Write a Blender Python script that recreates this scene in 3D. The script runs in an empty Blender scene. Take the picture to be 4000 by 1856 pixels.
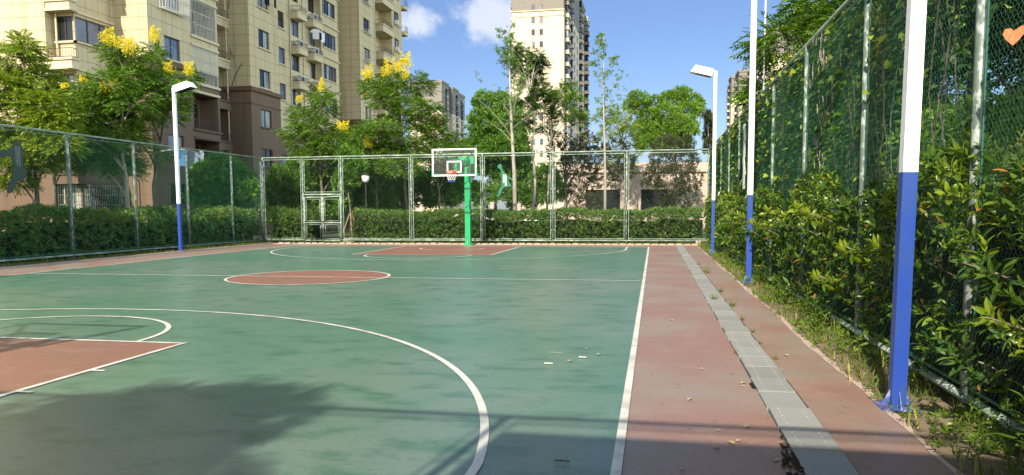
import bpy, math, random
import numpy as np
from mathutils import Matrix, Vector
random.seed(7)
RNG = np.random.RandomState(11)
scene = bpy.context.scene
col = scene.collection

# ------------------------------------------------------------------ camera
CAM = np.array([7.7234, -15.9219, 1.5289])
def cam_axes(yaw, pitch, roll):
    f = np.array([-math.sin(yaw)*math.cos(pitch), math.cos(yaw)*math.cos(pitch), -math.sin(pitch)])
    r = np.array([math.cos(yaw), math.sin(yaw), 0.0]); u = np.cross(r, f)
    c, s = math.cos(roll), math.sin(roll)
    return c*r+s*u, -s*r+c*u, f
cr, cu, cf = cam_axes(.1872, .0815, -.0055)
cd = bpy.data.cameras.new('camera'); cam = bpy.data.objects.new('camera', cd); col.objects.link(cam)
cam.matrix_world = Matrix(((cr[0], cu[0], -cf[0], CAM[0]), (cr[1], cu[1], -cf[1], CAM[1]), (cr[2], cu[2], -cf[2], CAM[2]), (0, 0, 0, 1)))
cd.sensor_width = 36; cd.lens = 2932.9/4000*36; cd.shift_y = .03194
cd.clip_start = .05; cd.clip_end = 4000
scene.camera = cam

# ------------------------------------------------------------------ light
SUN_EL, SUN_AZ = 34.0, 9.0          # the sun stands behind the camera; shadows fall to +Y and a little to +X
sd = Vector((math.sin(math.radians(SUN_AZ))*math.cos(math.radians(SUN_EL)), math.cos(math.radians(SUN_AZ))*math.cos(math.radians(SUN_EL)), -math.sin(math.radians(SUN_EL))))
sl = bpy.data.lights.new('sun', 'SUN'); sl.energy = 4.8; sl.angle = math.radians(.65); sl.color = (1, .90, .745)
so = bpy.data.objects.new('sun', sl); col.objects.link(so); so.rotation_euler = sd.to_track_quat('-Z', 'Y').to_euler(); so.location = (0, -30, 40)
w = bpy.data.worlds.new('World'); scene.world = w; w.use_nodes = True
nt = w.node_tree; nt.nodes.clear()
def N(nt, typ, **kw):
    n = nt.nodes.new(typ)
    for k, v in kw.items(): setattr(n, k, v)
    return n
sky = N(nt, 'ShaderNodeTexSky', sky_type='NISHITA', sun_disc=False, sun_elevation=math.radians(SUN_EL), sun_rotation=math.radians(180+SUN_AZ))
sky.air_density = 1.0; sky.dust_density = .6; sky.ozone_density = 1.6
bg = N(nt, 'ShaderNodeBackground'); bg.inputs[1].default_value = .10
wo = N(nt, 'ShaderNodeOutputWorld')
tc = N(nt, 'ShaderNodeTexCoord')
def cloud(center, scale, nscale, amp, off):
    c = Vector(center).normalized()
    a = N(nt, 'ShaderNodeVectorMath', operation='SUBTRACT'); nt.links.new(tc.outputs['Generated'], a.inputs[0]); a.inputs[1].default_value = c
    b = N(nt, 'ShaderNodeVectorMath', operation='MULTIPLY'); nt.links.new(a.outputs[0], b.inputs[0]); b.inputs[1].default_value = scale
    l = N(nt, 'ShaderNodeVectorMath', operation='LENGTH'); nt.links.new(b.outputs[0], l.inputs[0])
    no = N(nt, 'ShaderNodeTexNoise'); no.inputs['Scale'].default_value = nscale; no.inputs['Detail'].default_value = 7; no.inputs['Roughness'].default_value = .62
    nt.links.new(tc.outputs['Generated'], no.inputs['Vector'])
    m = N(nt, 'ShaderNodeMath', operation='MULTIPLY_ADD'); nt.links.new(no.outputs[0], m.inputs[0]); m.inputs[1].default_value = amp; m.inputs[2].default_value = off
    s = N(nt, 'ShaderNodeMath', operation='SUBTRACT'); nt.links.new(m.outputs[0], s.inputs[0]); nt.links.new(l.outputs['Value'], s.inputs[1])
    r = N(nt, 'ShaderNodeMapRange', interpolation_type='SMOOTHSTEP'); nt.links.new(s.outputs[0], r.inputs[0]); r.inputs[1].default_value = 0; r.inputs[2].default_value = .6
    return r.outputs[0]
def pix_dir(u, v):
    return tuple(cf + cr*(u-2000)/2932.9 - cu*(v-1055.8)/2932.9)
c1 = cloud(pix_dir(1650, 95), (17, 17, 36), 15, 2.8, -.6)
c2 = cloud(pix_dir(1940, 85), (13, 13, 18), 14, 2.6, -.6)
mx = N(nt, 'ShaderNodeMath', operation='MAXIMUM'); nt.links.new(c1, mx.inputs[0]); nt.links.new(c2, mx.inputs[1])
mm = N(nt, 'ShaderNodeMath', operation='MULTIPLY'); nt.links.new(mx.outputs[0], mm.inputs[0]); mm.inputs[1].default_value = .72
tint = N(nt, 'ShaderNodeMix', data_type='RGBA', blend_type='MULTIPLY'); tint.inputs[0].default_value = 1
nt.links.new(sky.outputs[0], tint.inputs[6]); 
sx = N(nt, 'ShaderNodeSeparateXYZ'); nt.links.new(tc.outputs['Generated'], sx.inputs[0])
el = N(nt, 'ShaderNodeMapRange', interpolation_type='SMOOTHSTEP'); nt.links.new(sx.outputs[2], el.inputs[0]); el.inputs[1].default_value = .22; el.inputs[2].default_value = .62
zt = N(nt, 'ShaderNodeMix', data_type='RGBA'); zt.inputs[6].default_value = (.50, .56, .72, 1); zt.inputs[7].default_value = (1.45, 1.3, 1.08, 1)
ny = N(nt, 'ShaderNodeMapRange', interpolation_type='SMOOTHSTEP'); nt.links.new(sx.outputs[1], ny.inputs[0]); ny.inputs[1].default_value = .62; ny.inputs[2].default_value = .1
mxz = N(nt, 'ShaderNodeMath', operation='MAXIMUM'); nt.links.new(el.outputs[0], mxz.inputs[0]); nt.links.new(ny.outputs[0], mxz.inputs[1]); nt.links.new(mxz.outputs[0], zt.inputs[0])  # sky dimmed low in the camera's view, brightened elsewhere as added fill
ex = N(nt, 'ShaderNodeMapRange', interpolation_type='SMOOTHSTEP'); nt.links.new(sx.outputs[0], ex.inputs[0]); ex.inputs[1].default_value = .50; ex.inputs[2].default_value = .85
zt2 = N(nt, 'ShaderNodeMix', data_type='RGBA'); nt.links.new(ex.outputs[0], zt2.inputs[0]); nt.links.new(zt.outputs[2], zt2.inputs[6]); zt2.inputs[7].default_value = (6.0, 5.1, 4.0, 1)  # extra bright sky added toward +X, out of view, to fill the shaded facade
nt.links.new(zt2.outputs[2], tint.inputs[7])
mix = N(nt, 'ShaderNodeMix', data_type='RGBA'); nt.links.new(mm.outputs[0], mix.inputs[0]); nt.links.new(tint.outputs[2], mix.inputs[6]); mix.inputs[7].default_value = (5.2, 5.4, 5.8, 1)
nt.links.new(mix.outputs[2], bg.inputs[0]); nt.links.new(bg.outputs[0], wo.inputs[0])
scene.view_settings.view_transform = 'Standard'; scene.view_settings.look = 'None'
scene.view_settings.exposure = .92; scene.view_settings.gamma = 1
scene.cycles.max_bounces = 6; scene.cycles.transparent_max_bounces = 6; scene.cycles.use_denoising = True

# ------------------------------------------------------------------ materials
MATS = {}
def mat(name, base, rough=.7, spec=.4, metal=0, noise=None, bump=None, **kw):
    """noise: list of (color, scale, lo, hi, stretch) layers mixed over the base by a noise mask"""
    m = bpy.data.materials.new(name); m.use_nodes = True; t = m.node_tree; p = t.nodes['Principled BSDF']
    p.inputs['Roughness'].default_value = rough; p.inputs['Specular IOR Level'].default_value = spec; p.inputs['Metallic'].default_value = metal
    co = N(t, 'ShaderNodeTexCoord').outputs['Object']
    cur = None
    for (c, sc, lo, hi, st) in (noise or []):
        mp = N(t, 'ShaderNodeMapping'); mp.inputs['Scale'].default_value = st; t.links.new(co, mp.inputs[0])
        no = N(t, 'ShaderNodeTexNoise'); no.inputs['Scale'].default_value = sc; no.inputs['Detail'].default_value = 6; no.inputs['Roughness'].default_value = .6; t.links.new(mp.outputs[0], no.inputs['Vector'])
        r = N(t, 'ShaderNodeMapRange'); t.links.new(no.outputs[0], r.inputs[0]); r.inputs[1].default_value = lo; r.inputs[2].default_value = hi
        mi = N(t, 'ShaderNodeMix', data_type='RGBA'); t.links.new(r.outputs[0], mi.inputs[0]); mi.inputs[7].default_value = (*c, 1)
        if cur is None: mi.inputs[6].default_value = (*base, 1)
        else: t.links.new(cur, mi.inputs[6])
        cur = mi.outputs[2]
    if cur is None: p.inputs['Base Color'].default_value = (*base, 1)
    else: t.links.new(cur, p.inputs['Base Color'])
    if bump:
        sc, strength, dist = bump
        no = N(t, 'ShaderNodeTexNoise'); no.inputs['Scale'].default_value = sc; no.inputs['Detail'].default_value = 5; t.links.new(co, no.inputs['Vector'])
        b = N(t, 'ShaderNodeBump'); b.inputs['Strength'].default_value = strength; b.inputs['Distance'].default_value = dist; t.links.new(no.outputs[0], b.inputs['Height']); t.links.new(b.outputs[0], p.inputs['Normal'])
    MATS[name] = m; m['_c'] = 0
    return m
def leafmat(name, cols, trans=.35, rough=.45, tcol=1.5):
    m = bpy.data.materials.new(name); m.use_nodes = True; t = m.node_tree; p = t.nodes['Principled BSDF']
    g = N(t, 'ShaderNodeNewGeometry'); r = N(t, 'ShaderNodeValToRGB'); t.links.new(g.outputs['Random Per Island'], r.inputs[0])
    e = r.color_ramp.elements
    for i, (pos, c) in enumerate(cols):
        if i < 2: el = e[i]; el.position = pos
        else: el = e.new(pos)
        el.color = (*c, 1)
    t.links.new(r.outputs[0], p.inputs['Base Color']); p.inputs['Roughness'].default_value = rough; p.inputs['Specular IOR Level'].default_value = .35
    tr = N(t, 'ShaderNodeBsdfTranslucent'); vm = N(t, 'ShaderNodeVectorMath', operation='MULTIPLY'); t.links.new(r.outputs[0], vm.inputs[0]); vm.inputs[1].default_value = (tcol*1.1, tcol, tcol*.5)
    t.links.new(vm.outputs[0], tr.inputs[0])
    ms = N(t, 'ShaderNodeMixShader'); ms.inputs[0].default_value = trans; t.links.new(p.outputs[0], ms.inputs[1]); t.links.new(tr.outputs[0], ms.inputs[2])
    t.links.new(ms.outputs[0], t.nodes['Material Output'].inputs['Surface'])
    MATS[name] = m; return m
def tilemat(name, base, joint, w=.92, h=.70, jt=.012, zsplit=None, upper=None, mortar=None, dirt=(.5, .44, .33)):
    """rendered facade with a grid of thin joints laid out in world metres on any vertical face; optionally another paint above / below a height"""
    m = bpy.data.materials.new(name); m.use_nodes = True; t = m.node_tree; p = t.nodes['Principled BSDF']; p.inputs['Roughness'].default_value = .8; p.inputs['Specular IOR Level'].default_value = .25
    g = N(t, 'ShaderNodeNewGeometry'); sp = N(t, 'ShaderNodeSeparateXYZ'); t.links.new(g.outputs['Position'], sp.inputs[0])
    ad = N(t, 'ShaderNodeMath', operation='ADD'); t.links.new(sp.outputs[0], ad.inputs[0]); t.links.new(sp.outputs[1], ad.inputs[1])
    def joints(src, period, off):
        a = N(t, 'ShaderNodeMath', operation='ADD'); t.links.new(src, a.inputs[0]); a.inputs[1].default_value = off+1000*period
        b = N(t, 'ShaderNodeMath', operation='PINGPONG'); t.links.new(a.outputs[0], b.inputs[0]); b.inputs[1].default_value = period/2
        c = N(t, 'ShaderNodeMath', operation='LESS_THAN'); t.links.new(b.outputs[0], c.inputs[0]); c.inputs[1].default_value = jt; return c.outputs[0]
    j1 = joints(ad.outputs[0], w, .2); j2 = joints(sp.outputs[2], h, .35)
    jm = N(t, 'ShaderNodeMath', operation='MAXIMUM'); t.links.new(j1, jm.inputs[0]); t.links.new(j2, jm.inputs[1])
    no = N(t, 'ShaderNodeTexNoise'); no.inputs['Scale'].default_value = .35; no.inputs['Detail'].default_value = 8; no.inputs['Roughness'].default_value = .65
    mp = N(t, 'ShaderNodeMapping'); mp.inputs['Scale'].default_value = (1, 1, .35); t.links.new(g.outputs['Position'], mp.inputs[0]); t.links.new(mp.outputs[0], no.inputs['Vector'])
    r = N(t, 'ShaderNodeMapRange'); t.links.new(no.outputs[0], r.inputs[0]); r.inputs[1].default_value = .35; r.inputs[2].default_value = .75; r.inputs[4].default_value = .55
    mi = N(t, 'ShaderNodeMix', data_type='RGBA'); t.links.new(r.outputs[0], mi.inputs[0]); mi.inputs[6].default_value = (*base, 1); mi.inputs[7].default_value = (*[a*b*1.5 for a, b in zip(base, dirt)], 1)
    st = N(t, 'ShaderNodeTexNoise'); st.inputs['Scale'].default_value = 1.0; st.inputs['Detail'].default_value = 6; mq = N(t, 'ShaderNodeMapping'); mq.inputs['Scale'].default_value = (2.6, 2.6, .16); t.links.new(g.outputs['Position'], mq.inputs[0]); t.links.new(mq.outputs[0], st.inputs['Vector'])
    sr = N(t, 'ShaderNodeMapRange'); t.links.new(st.outputs[0], sr.inputs[0]); sr.inputs[1].default_value = .52; sr.inputs[2].default_value = .74; sr.inputs[4].default_value = .38
    ms = N(t, 'ShaderNodeMix', data_type='RGBA', blend_type='MULTIPLY'); t.links.new(sr.outputs[0], ms.inputs[0]); t.links.new(mi.outputs[2], ms.inputs[6]); ms.inputs[7].default_value = (.42, .38, .33, 1)
    out = ms.outputs[2]
    if zsplit is not None:
        c = N(t, 'ShaderNodeMath', operation='GREATER_THAN'); t.links.new(sp.outputs[2], c.inputs[0]); c.inputs[1].default_value = zsplit
        m2 = N(t, 'ShaderNodeMix', data_type='RGBA'); t.links.new(c.outputs[0], m2.inputs[0]); t.links.new(out, m2.inputs[6]); m2.inputs[7].default_value = (*upper, 1); out = m2.outputs[2]
    jm2 = N(t, 'ShaderNodeMath', operation='MULTIPLY'); t.links.new(jm.outputs[0], jm2.inputs[0]); jm2.inputs[1].default_value = joint
    m3 = N(t, 'ShaderNodeMix', data_type='RGBA', blend_type='MULTIPLY'); t.links.new(jm2.outputs[0], m3.inputs[0]); t.links.new(out, m3.inputs[6]); m3.inputs[7].default_value = (.25, .22, .18, 1)
    t.links.new(m3.outputs[2], p.inputs['Base Color']); MATS[name] = m; return m

mat('court_green', (.076, .178, .120), .34, .5, noise=[((.135, .195, .155), .22, .42, .62, (1, 1, 1)), ((.042, .125, .078), 2.2, .50, .68, (.8, 1.3, 1)), ((.125, .20, .14), 4.5, .54, .80, (.8, 1.5, 1)), ((.045, .12, .08), 11, .58, .74, (.6, 1.6, 1)), ((.24, .27, .20), 42, .62, .70, (1, 1, 1)), ((.032, .09, .06), 30, .60, .72, (1, 1, 1)), ((.30, .32, .26), 13, .71, .75, (1, 1, 1))], bump=(55, .12, .004))
mat('court_red', (.255, .145, .115), .44, .45, noise=[((.25, .21, .17), .55, .42, .60, (1, 1, 1)), ((.30, .195, .15), 2.5, .52, .72, (1, 1, 1)), ((.13, .065, .055), 8, .62, .74, (1, 1, 1)), ((.44, .33, .28), 38, .62, .70, (1, 1, 1)), ((.13, .075, .06), 28, .60, .72, (1, 1, 1)), ((.46, .38, .32), 9, .70, .75, (1, 1, 1))], bump=(55, .15, .004))
mat('key_red', (.24, .105, .072), .44, .45, noise=[((.20, .115, .085), .5, .4, .7, (1, 1, 1)), ((.29, .15, .115), 3, .52, .74, (1, 1, 1)), ((.12, .06, .045), 10, .60, .72, (1, 1, 1)), ((.36, .22, .17), 40, .62, .70, (1, 1, 1))], bump=(55, .12, .004))
mat('line_white', (.62, .60, .55), .5, .4, noise=[((.36, .35, .30), 2.2, .46, .70, (1, 1, 1)), ((.22, .26, .22), 22, .60, .70, (1, 1, 1))])
mat('concrete', (.36, .34, .30), .85, .25, noise=[((.24, .22, .19), 4, .45, .7, (1, 1, 1)), ((.5, .48, .44), 40, .6, .75, (1, 1, 1))], bump=(60, .3, .004))
mat('slab_grey', (.25, .255, .245), .8, .3, noise=[((.23, .24, .225), 3, .45, .7, (1, 1, 1)), ((.42, .43, .40), 28, .67, .72, (1, 1, 1))], bump=(70, .25, .003))
mat('kerb_pink', (.42, .32, .27), .85, .2, noise=[((.3, .2, .16), 5, .5, .75, (1, 1, 1))])
mat('soil', (.20, .155, .105), .95, .15, noise=[((.11, .085, .055), 3, .45, .65, (1, 1, 1)), ((.33, .28, .2), 25, .6, .75, (1, 1, 1))], bump=(30, .5, .02))
mat('lawn', (.055, .085, .025), .95, .15, noise=[((.10, .10, .045), 1.2, .45, .7, (1, 1, 1)), ((.03, .05, .015), 9, .5, .7, (1, 1, 1))], bump=(30, .6, .03))
mat('asphalt', (.05, .05, .05), .9, .3, noise=[((.09, .085, .08), 8, .5, .8, (1, 1, 1))])
mat('dark_pit', (.018, .013, .01), .95, .2, noise=[((.09, .06, .04), 22, .55, .7, (1, 1, 1))], bump=(40, .8, .02))
mat('pole_white', (.80, .80, .78), .4, .45, noise=[((.60, .58, .53), 6, .55, .75, (3, 3, .5)), ((.42, .40, .36), 16, .68, .72, (1, 1, .6))])
mat('pole_blue', (.014, .052, .29), .42, .45, noise=[((.024, .062, .22), 5, .45, .7, (2, 2, .6)), ((.03, .04, .12), 14, .62, .70, (1, 1, .4)), ((.30, .31, .38), 38, .70, .74, (1, 1, 1))])
mat('hoop_green', (.0, .27, .095), .32, .5, noise=[((.0, .21, .07), 5, .55, .8, (2, 2, .5))])
mat('fence_paint', (.10, .135, .11), .5, .4, noise=[((.30, .34, .31), 9, .50, .58, (1.6, 1.6, .9)), ((.06, .09, .06), 16, .60, .68, (2, 2, .6))])
mat('fence_rail', (.17, .24, .18), .5, .4, noise=[((.34, .40, .35), 4, .48, .58, (.5, .5, 2)), ((.08, .12, .08), 12, .64, .7, (1, 1, 2))])
mat('wire_green', (.012, .095, .058), .4, .6)
mat('wire_grey', (.045, .08, .062), .4, .6)
mat('cable_white', (.6, .6, .56), .5, .4)
mat('galv', (.55, .56, .55), .5, .4)
mat('dark_metal', (.035, .028, .025), .5, .4)
mat('rail_maroon', (.07, .03, .03), .5, .4)
mat('frame_dark', (.022, .020, .020), .4, .5)
mat('frame_white', (.7, .7, .68), .4, .5)
mat('ac_white', (.6, .6, .58), .5, .4)
mat('glass_dark', (.016, .019, .020), .08, .45)
mat('curtain_glass', (.22, .23, .22), .12, .7, noise=[((.32, .33, .31), 2.2, .42, .6, (1, 1, .25)), ((.05, .055, .06), 1.5, .5, .62, (1, 1, .2))])
mat('blue_glass', (.07, .10, .16), .15, .5, noise=[((.12, .16, .25), 1.2, .45, .7, (1, 1, 1))])
tilemat('cream_wall', (.50, .43, .29), .85)
tilemat('cream_pale', (.56, .48, .37), .35, w=1.3, h=.93, jt=.02, zsplit=47.2, upper=(.19, .175, .155), dirt=(.62, .62, .62))
tilemat('brown_wall', (.155, .106, .078), .55, w=1.8, h=1.4, jt=.01)
mat('cream_trim', (.52, .44, .30), .8, .25, noise=[((.45, .37, .25), 3, .5, .75, (1, 1, .4))])
mat('brown_trim', (.12, .078, .056), .8, .25, noise=[((.11, .066, .045), 3, .5, .75, (1, 1, .4))])
mat('roof_grey', (.2, .19, .18), .85, .2)
mat('stone_pink', (.46, .36, .30), .85, .25, noise=[((.34, .26, .21), 3, .5, .75, (1, 1, .5))])
mat('bark', (.13, .105, .08), .9, .2, noise=[((.26, .24, .20), 6, .5, .68, (2, 2, .5)), ((.06, .045, .035), 14, .55, .7, (3, 3, .6))], bump=(30, .5, .02))
mat('bark_pale', (.33, .30, .25), .9, .2, noise=[((.2, .17, .14), 8, .5, .7, (2, 2, .5))])
mat('stem_shade_core', (.012, .014, .008), .95, .1)
mat('orange_rim', (.62, .10, .025), .45, .5)
mat('net_white', (.68, .68, .66), .8, .2)
mat('net_blue', (.06, .12, .4), .8, .2)
mat('net_red', (.55, .12, .1), .8, .2)
mat('silhouette_green', (.012, .12, .07), .45, .4)
mat('base_blue', (.05, .08, .26), .45, .4, noise=[((.30, .33, .48), 14, .5, .65, (1, 1, 1))])
mat('silhouette_dark', (.006, .028, .02), .45, .4)
mat('sign_white', (.75, .76, .74), .5, .4)
mat('sign_black', (.02, .025, .06), .5, .4)
mat('globe_white', (.8, .8, .78), .3, .5)
mat('car_silver', (.50, .52, .55), .25, .6, .3)
mat('car_white', (.78, .78, .78), .25, .6)
mat('tyre', (.02, .02, .02), .8, .3)
mat('lamp_red', (.4, .02, .02), .3, .5)
mat('cloth_black', (.012, .012, .014), .9, .1)
mat('cloth_white', (.66, .67, .70), .9, .1)
mat('cloth_grey', (.20, .20, .21), .9, .1)
mat('cloth_blue', (.18, .38, .60), .9, .1)
mat('wood_stake', (.26, .19, .12), .9, .2, noise=[((.36, .28, .19), 8, .5, .7, (2, 2, .4))])
mat('panel_dark', (.05, .10, .12), .8, .2)
mat('rust', (.13, .055, .03), .8, .3)
mat('bin_paper', (.75, .70, .6), .8, .2)
mat('dry_leaf', (.36, .12, .045), .7, .3, noise=[((.46, .18, .07), 25, .45, .65, (1, 1, 1))])
mat('dry_leaf_tan', (.42, .32, .17), .8, .2)
mat('yellow_pipe', (.62, .38, .03), .5, .4)
leafmat('rain_leaf', [(0, (0.033, 0.085, 0.013)), (.35, (0.070, 0.162, 0.020)), (.75, (0.125, 0.238, 0.028)), (1, (0.217, 0.323, 0.038))], .34)
leafmat('rain_bright', [(0, (0.071, 0.131, 0.013)), (.4, (0.142, 0.232, 0.024)), (.8, (0.242, 0.334, 0.033)), (1, (0.369, 0.406, 0.054))], .38)
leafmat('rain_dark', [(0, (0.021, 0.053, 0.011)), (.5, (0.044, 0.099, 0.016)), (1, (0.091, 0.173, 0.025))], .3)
leafmat('broad_leaf', [(0, (0.037, 0.102, 0.013)), (.5, (0.083, 0.194, 0.021)), (1, (0.164, 0.299, 0.037))], .34)
leafmat('broad_bright', [(0, (0.058, 0.131, 0.012)), (.5, (0.109, 0.222, 0.019)), (1, (0.206, 0.328, 0.035))], .36)
leafmat('dark_leaf', [(0, (.022, .034, .014)), (.45, (.050, .068, .026)), (.8, (.060, .052, .032)), (1, (.10, .115, .04))], .25)
leafmat('hedge_leaf', [(0, (0.034, 0.094, 0.017)), (.5, (0.073, 0.172, 0.029)), (.9, (0.134, 0.244, 0.041)), (1, (0.383, 0.254, 0.073))], .28, .35)
leafmat('hedge_lime', [(0, (0.060, 0.112, 0.009)), (.5, (0.140, 0.204, 0.015)), (1, (0.260, 0.316, 0.031))], .35, .35)
leafmat('laurel_leaf', [(0, (0.021, 0.055, 0.009)), (.45, (0.047, 0.108, 0.014)), (.8, (0.091, 0.165, 0.018)), (.97, (0.169, 0.239, 0.028)), (1, (0.390, 0.159, 0.040))], .30, .30)
leafmat('laurel_lime', [(0, (0.071, 0.126, 0.009)), (.5, (0.141, 0.212, 0.015)), (1, (0.238, 0.297, 0.027))], .36, .30)
leafmat('vine_leaf', [(0, (0.018, 0.053, 0.014)), (.5, (0.038, 0.093, 0.020)), (.9, (0.088, 0.165, 0.022)), (1, (0.323, 0.390, 0.034))], .34)
leafmat('vine_gold', [(0, (.10, .19, .02)), (.5, (.19, .29, .025)), (.9, (.30, .36, .03)), (1, (.36, .22, .04))], .4)
leafmat('grass_blade', [(0, (0.054, 0.094, 0.012)), (.5, (0.108, 0.165, 0.021)), (.8, (0.216, 0.220, 0.050)), (1, (0.367, 0.308, 0.107))], .35, .6)
leafmat('weed_leaf', [(0, (0.049, 0.100, 0.011)), (.5, (0.098, 0.180, 0.017)), (1, (0.176, 0.260, 0.026))], .38, .5)
leafmat('flower_yellow', [(0, (.55, .46, .012)), (.5, (.74, .64, .02)), (1, (.85, .78, .08))], .3, .6, .9)
M = MATS
_t = MATS['slab_grey'].node_tree; _p = _t.nodes['Principled BSDF']; _s = _p.inputs['Base Color'].links[0].from_socket
_o = N(_t, 'ShaderNodeObjectInfo'); _r = N(_t, 'ShaderNodeMapRange'); _t.links.new(_o.outputs['Random'], _r.inputs[0]); _r.inputs[3].default_value = .86; _r.inputs[4].default_value = 1.08
_v = N(_t, 'ShaderNodeVectorMath', operation='SCALE'); _t.links.new(_s, _v.inputs[0]); _t.links.new(_r.outputs[0], _v.inputs['Scale']); _t.links.new(_v.outputs[0], _p.inputs['Base Color'])

# ------------------------------------------------------------------ mesh helpers
def tag(o, label=None, cat=None, group=None, kind=None):
    if label: o['label'] = label
    if cat: o['category'] = cat
    if group: o['group'] = group
    if kind: o['kind'] = kind
    return o
def empty(name, loc, label, cat, group=None, rz=0):
    o = bpy.data.objects.new(name, None); col.objects.link(o); o.location = loc; o.rotation_euler = (0, 0, rz); o.empty_display_size = .2
    return tag(o, label, cat, group)
class MB:
    def __init__(s): s.v = []; s.fi = []; s.fl = []; s.m = []; s.n = 0
    def add(s, v, faces, mi=0):
        v = np.asarray(v, float).reshape(-1, 3)
        s.v.append(v); s.fi.append(np.array([i+s.n for f in faces for i in f], np.int64)); s.fl.append(np.array([len(f) for f in faces], np.int64)); s.m.append(np.full(len(faces), mi)); s.n += len(v); return s
    def grid(s, V, F, mi=0):
        """V (n,k,3) instances of a template with faces F"""
        n, k = V.shape[:2]; F = np.asarray(F); idx = (F[None]+np.arange(n)[:, None, None]*k+s.n).reshape(-1, F.shape[1])
        s.v.append(V.reshape(-1, 3)); s.fi.append(idx.ravel()); s.fl.append(np.full(len(idx), F.shape[1])); s.m.append(np.full(len(idx), mi)); s.n += n*k; return s
    def box(s, x0, x1, y0, y1, z0, z1, mi=0):
        v = [(x, y, z) for z in (z0, z1) for (x, y) in ((x0, y0), (x1, y0), (x1, y1), (x0, y1))]
        return s.add(v, [(0, 3, 2, 1), (4, 5, 6, 7), (0, 1, 5, 4), (1, 2, 6, 5), (2, 3, 7, 6), (3, 0, 4, 7)], mi)
    def tube(s, pts, rad, n=8, mi=0, caps=True):
        pts = [np.asarray(p, float) for p in pts]; rad = rad if hasattr(rad, '__len__') else [rad]*len(pts)
        rings = []
        for i, p in enumerate(pts):
            a = pts[max(i-1, 0)]; b = pts[min(i+1, len(pts)-1)]; d = b-a; d = d/(np.linalg.norm(d)+1e-9)
            up = np.array([0, 0, 1.]) if abs(d[2]) < .9 else np.array([1., 0, 0])
            x = np.cross(d, up); x /= np.linalg.norm(x); y = np.cross(x, d)
            rings.append([p+rad[i]*(x*math.cos(t)+y*math.sin(t)) for t in np.linspace(0, 2*math.pi, n, endpoint=False)])
        v = np.concatenate(rings); F = []
        for i in range(len(pts)-1):
            for j in range(n): k = (j+1) % n; F.append((i*n+j, (i+1)*n+j, (i+1)*n+k, i*n+k))
        if caps: F += [tuple(range(n)), tuple(reversed(range((len(pts)-1)*n, len(pts)*n)))]
        return s.add(v, F, mi)
    def prism(s, outline, z0, z1, mi=0, f=lambda u, v, w: (u, v, w)):
        """outline in (u,v), extruded in w, mapped by f"""
        n = len(outline); v = [f(a, b, z0) for a, b in outline]+[f(a, b, z1) for a, b in outline]
        F = [tuple(reversed(range(n))), tuple(range(n, 2*n))]+[(i, (i+1) % n, n+(i+1) % n, n+i) for i in range(n)]
        return s.add(v, F, mi)
    def build(s, name, mats, parent=None, smooth=False, loc=None):
        me = bpy.data.meshes.new(name)
        v = np.concatenate(s.v) if s.v else np.zeros((0, 3))
        if loc is not None: v = v-np.asarray(loc, float)
        ls = np.concatenate(s.fl).astype(np.int32); nf = len(ls); st = np.concatenate([[0], np.cumsum(ls)[:-1]]).astype(np.int32)
        me.vertices.add(len(v)); me.vertices.foreach_set('co', v.astype(np.float32).ravel())
        me.loops.add(int(ls.sum())); me.loops.foreach_set('vertex_index', np.concatenate(s.fi).astype(np.int32))
        me.polygons.add(nf); me.polygons.foreach_set('loop_start', st); me.polygons.foreach_set('loop_total', ls)
        mats = mats if isinstance(mats, (list, tuple)) else [mats]
        for m in mats: me.materials.append(M[m] if isinstance(m, str) else m)
        me.polygons.foreach_set('material_index', np.concatenate(s.m).astype(np.int32))
        me.polygons.foreach_set('use_smooth', np.full(nf, bool(smooth)))
        me.update(calc_edges=True); me.validate()
        o = bpy.data.objects.new(name, me); col.objects.link(o)
        if parent is not None: o.parent = parent
        if loc is not None: o.location = loc
        return o
def struct(name, mb, mats, smooth=False):
    return tag(mb.build(name, mats, None, smooth), kind='structure')
def copy_tree(o, parent=None):
    c = o.copy(); col.objects.link(c)
    if parent is not None: c.parent = parent
    for ch in list(o.children): copy_tree(ch, c)
    return c
def unit(a): return a/(np.linalg.norm(a, axis=-1, keepdims=True)+1e-9)
def frames(D, roll=None, n=None):
    """orthonormal frames with X along D; Z as near to up as possible, optionally rolled"""
    D = unit(D); up = np.tile([0, 0, 1.], (len(D), 1)); bad = np.abs(D[:, 2]) > .97; up[bad] = [1., 0, 0]
    Y = unit(np.cross(up, D)); Z = np.cross(D, Y)
    if roll is not None:
        c, s = np.cos(roll)[:, None], np.sin(roll)[:, None]; Y, Z = c*Y+s*Z, -s*Y+c*Z
    return np.stack([D, Y, Z], 1)
def place(T, P, Fr, S):
    """T (k,3) template -> (n,k,3)"""
    S = np.broadcast_to(np.asarray(S, float), (len(P),))
    return P[:, None]+np.einsum('kj,njc->nkc', T, Fr)*S[:, None, None]
def rand_dirs(n, zlo=-1, zhi=1):
    z = RNG.uniform(zlo, zhi, n); a = RNG.uniform(0, 2*np.pi, n); r = np.sqrt(1-z*z); return np.stack([r*np.cos(a), r*np.sin(a), z], 1)
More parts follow.
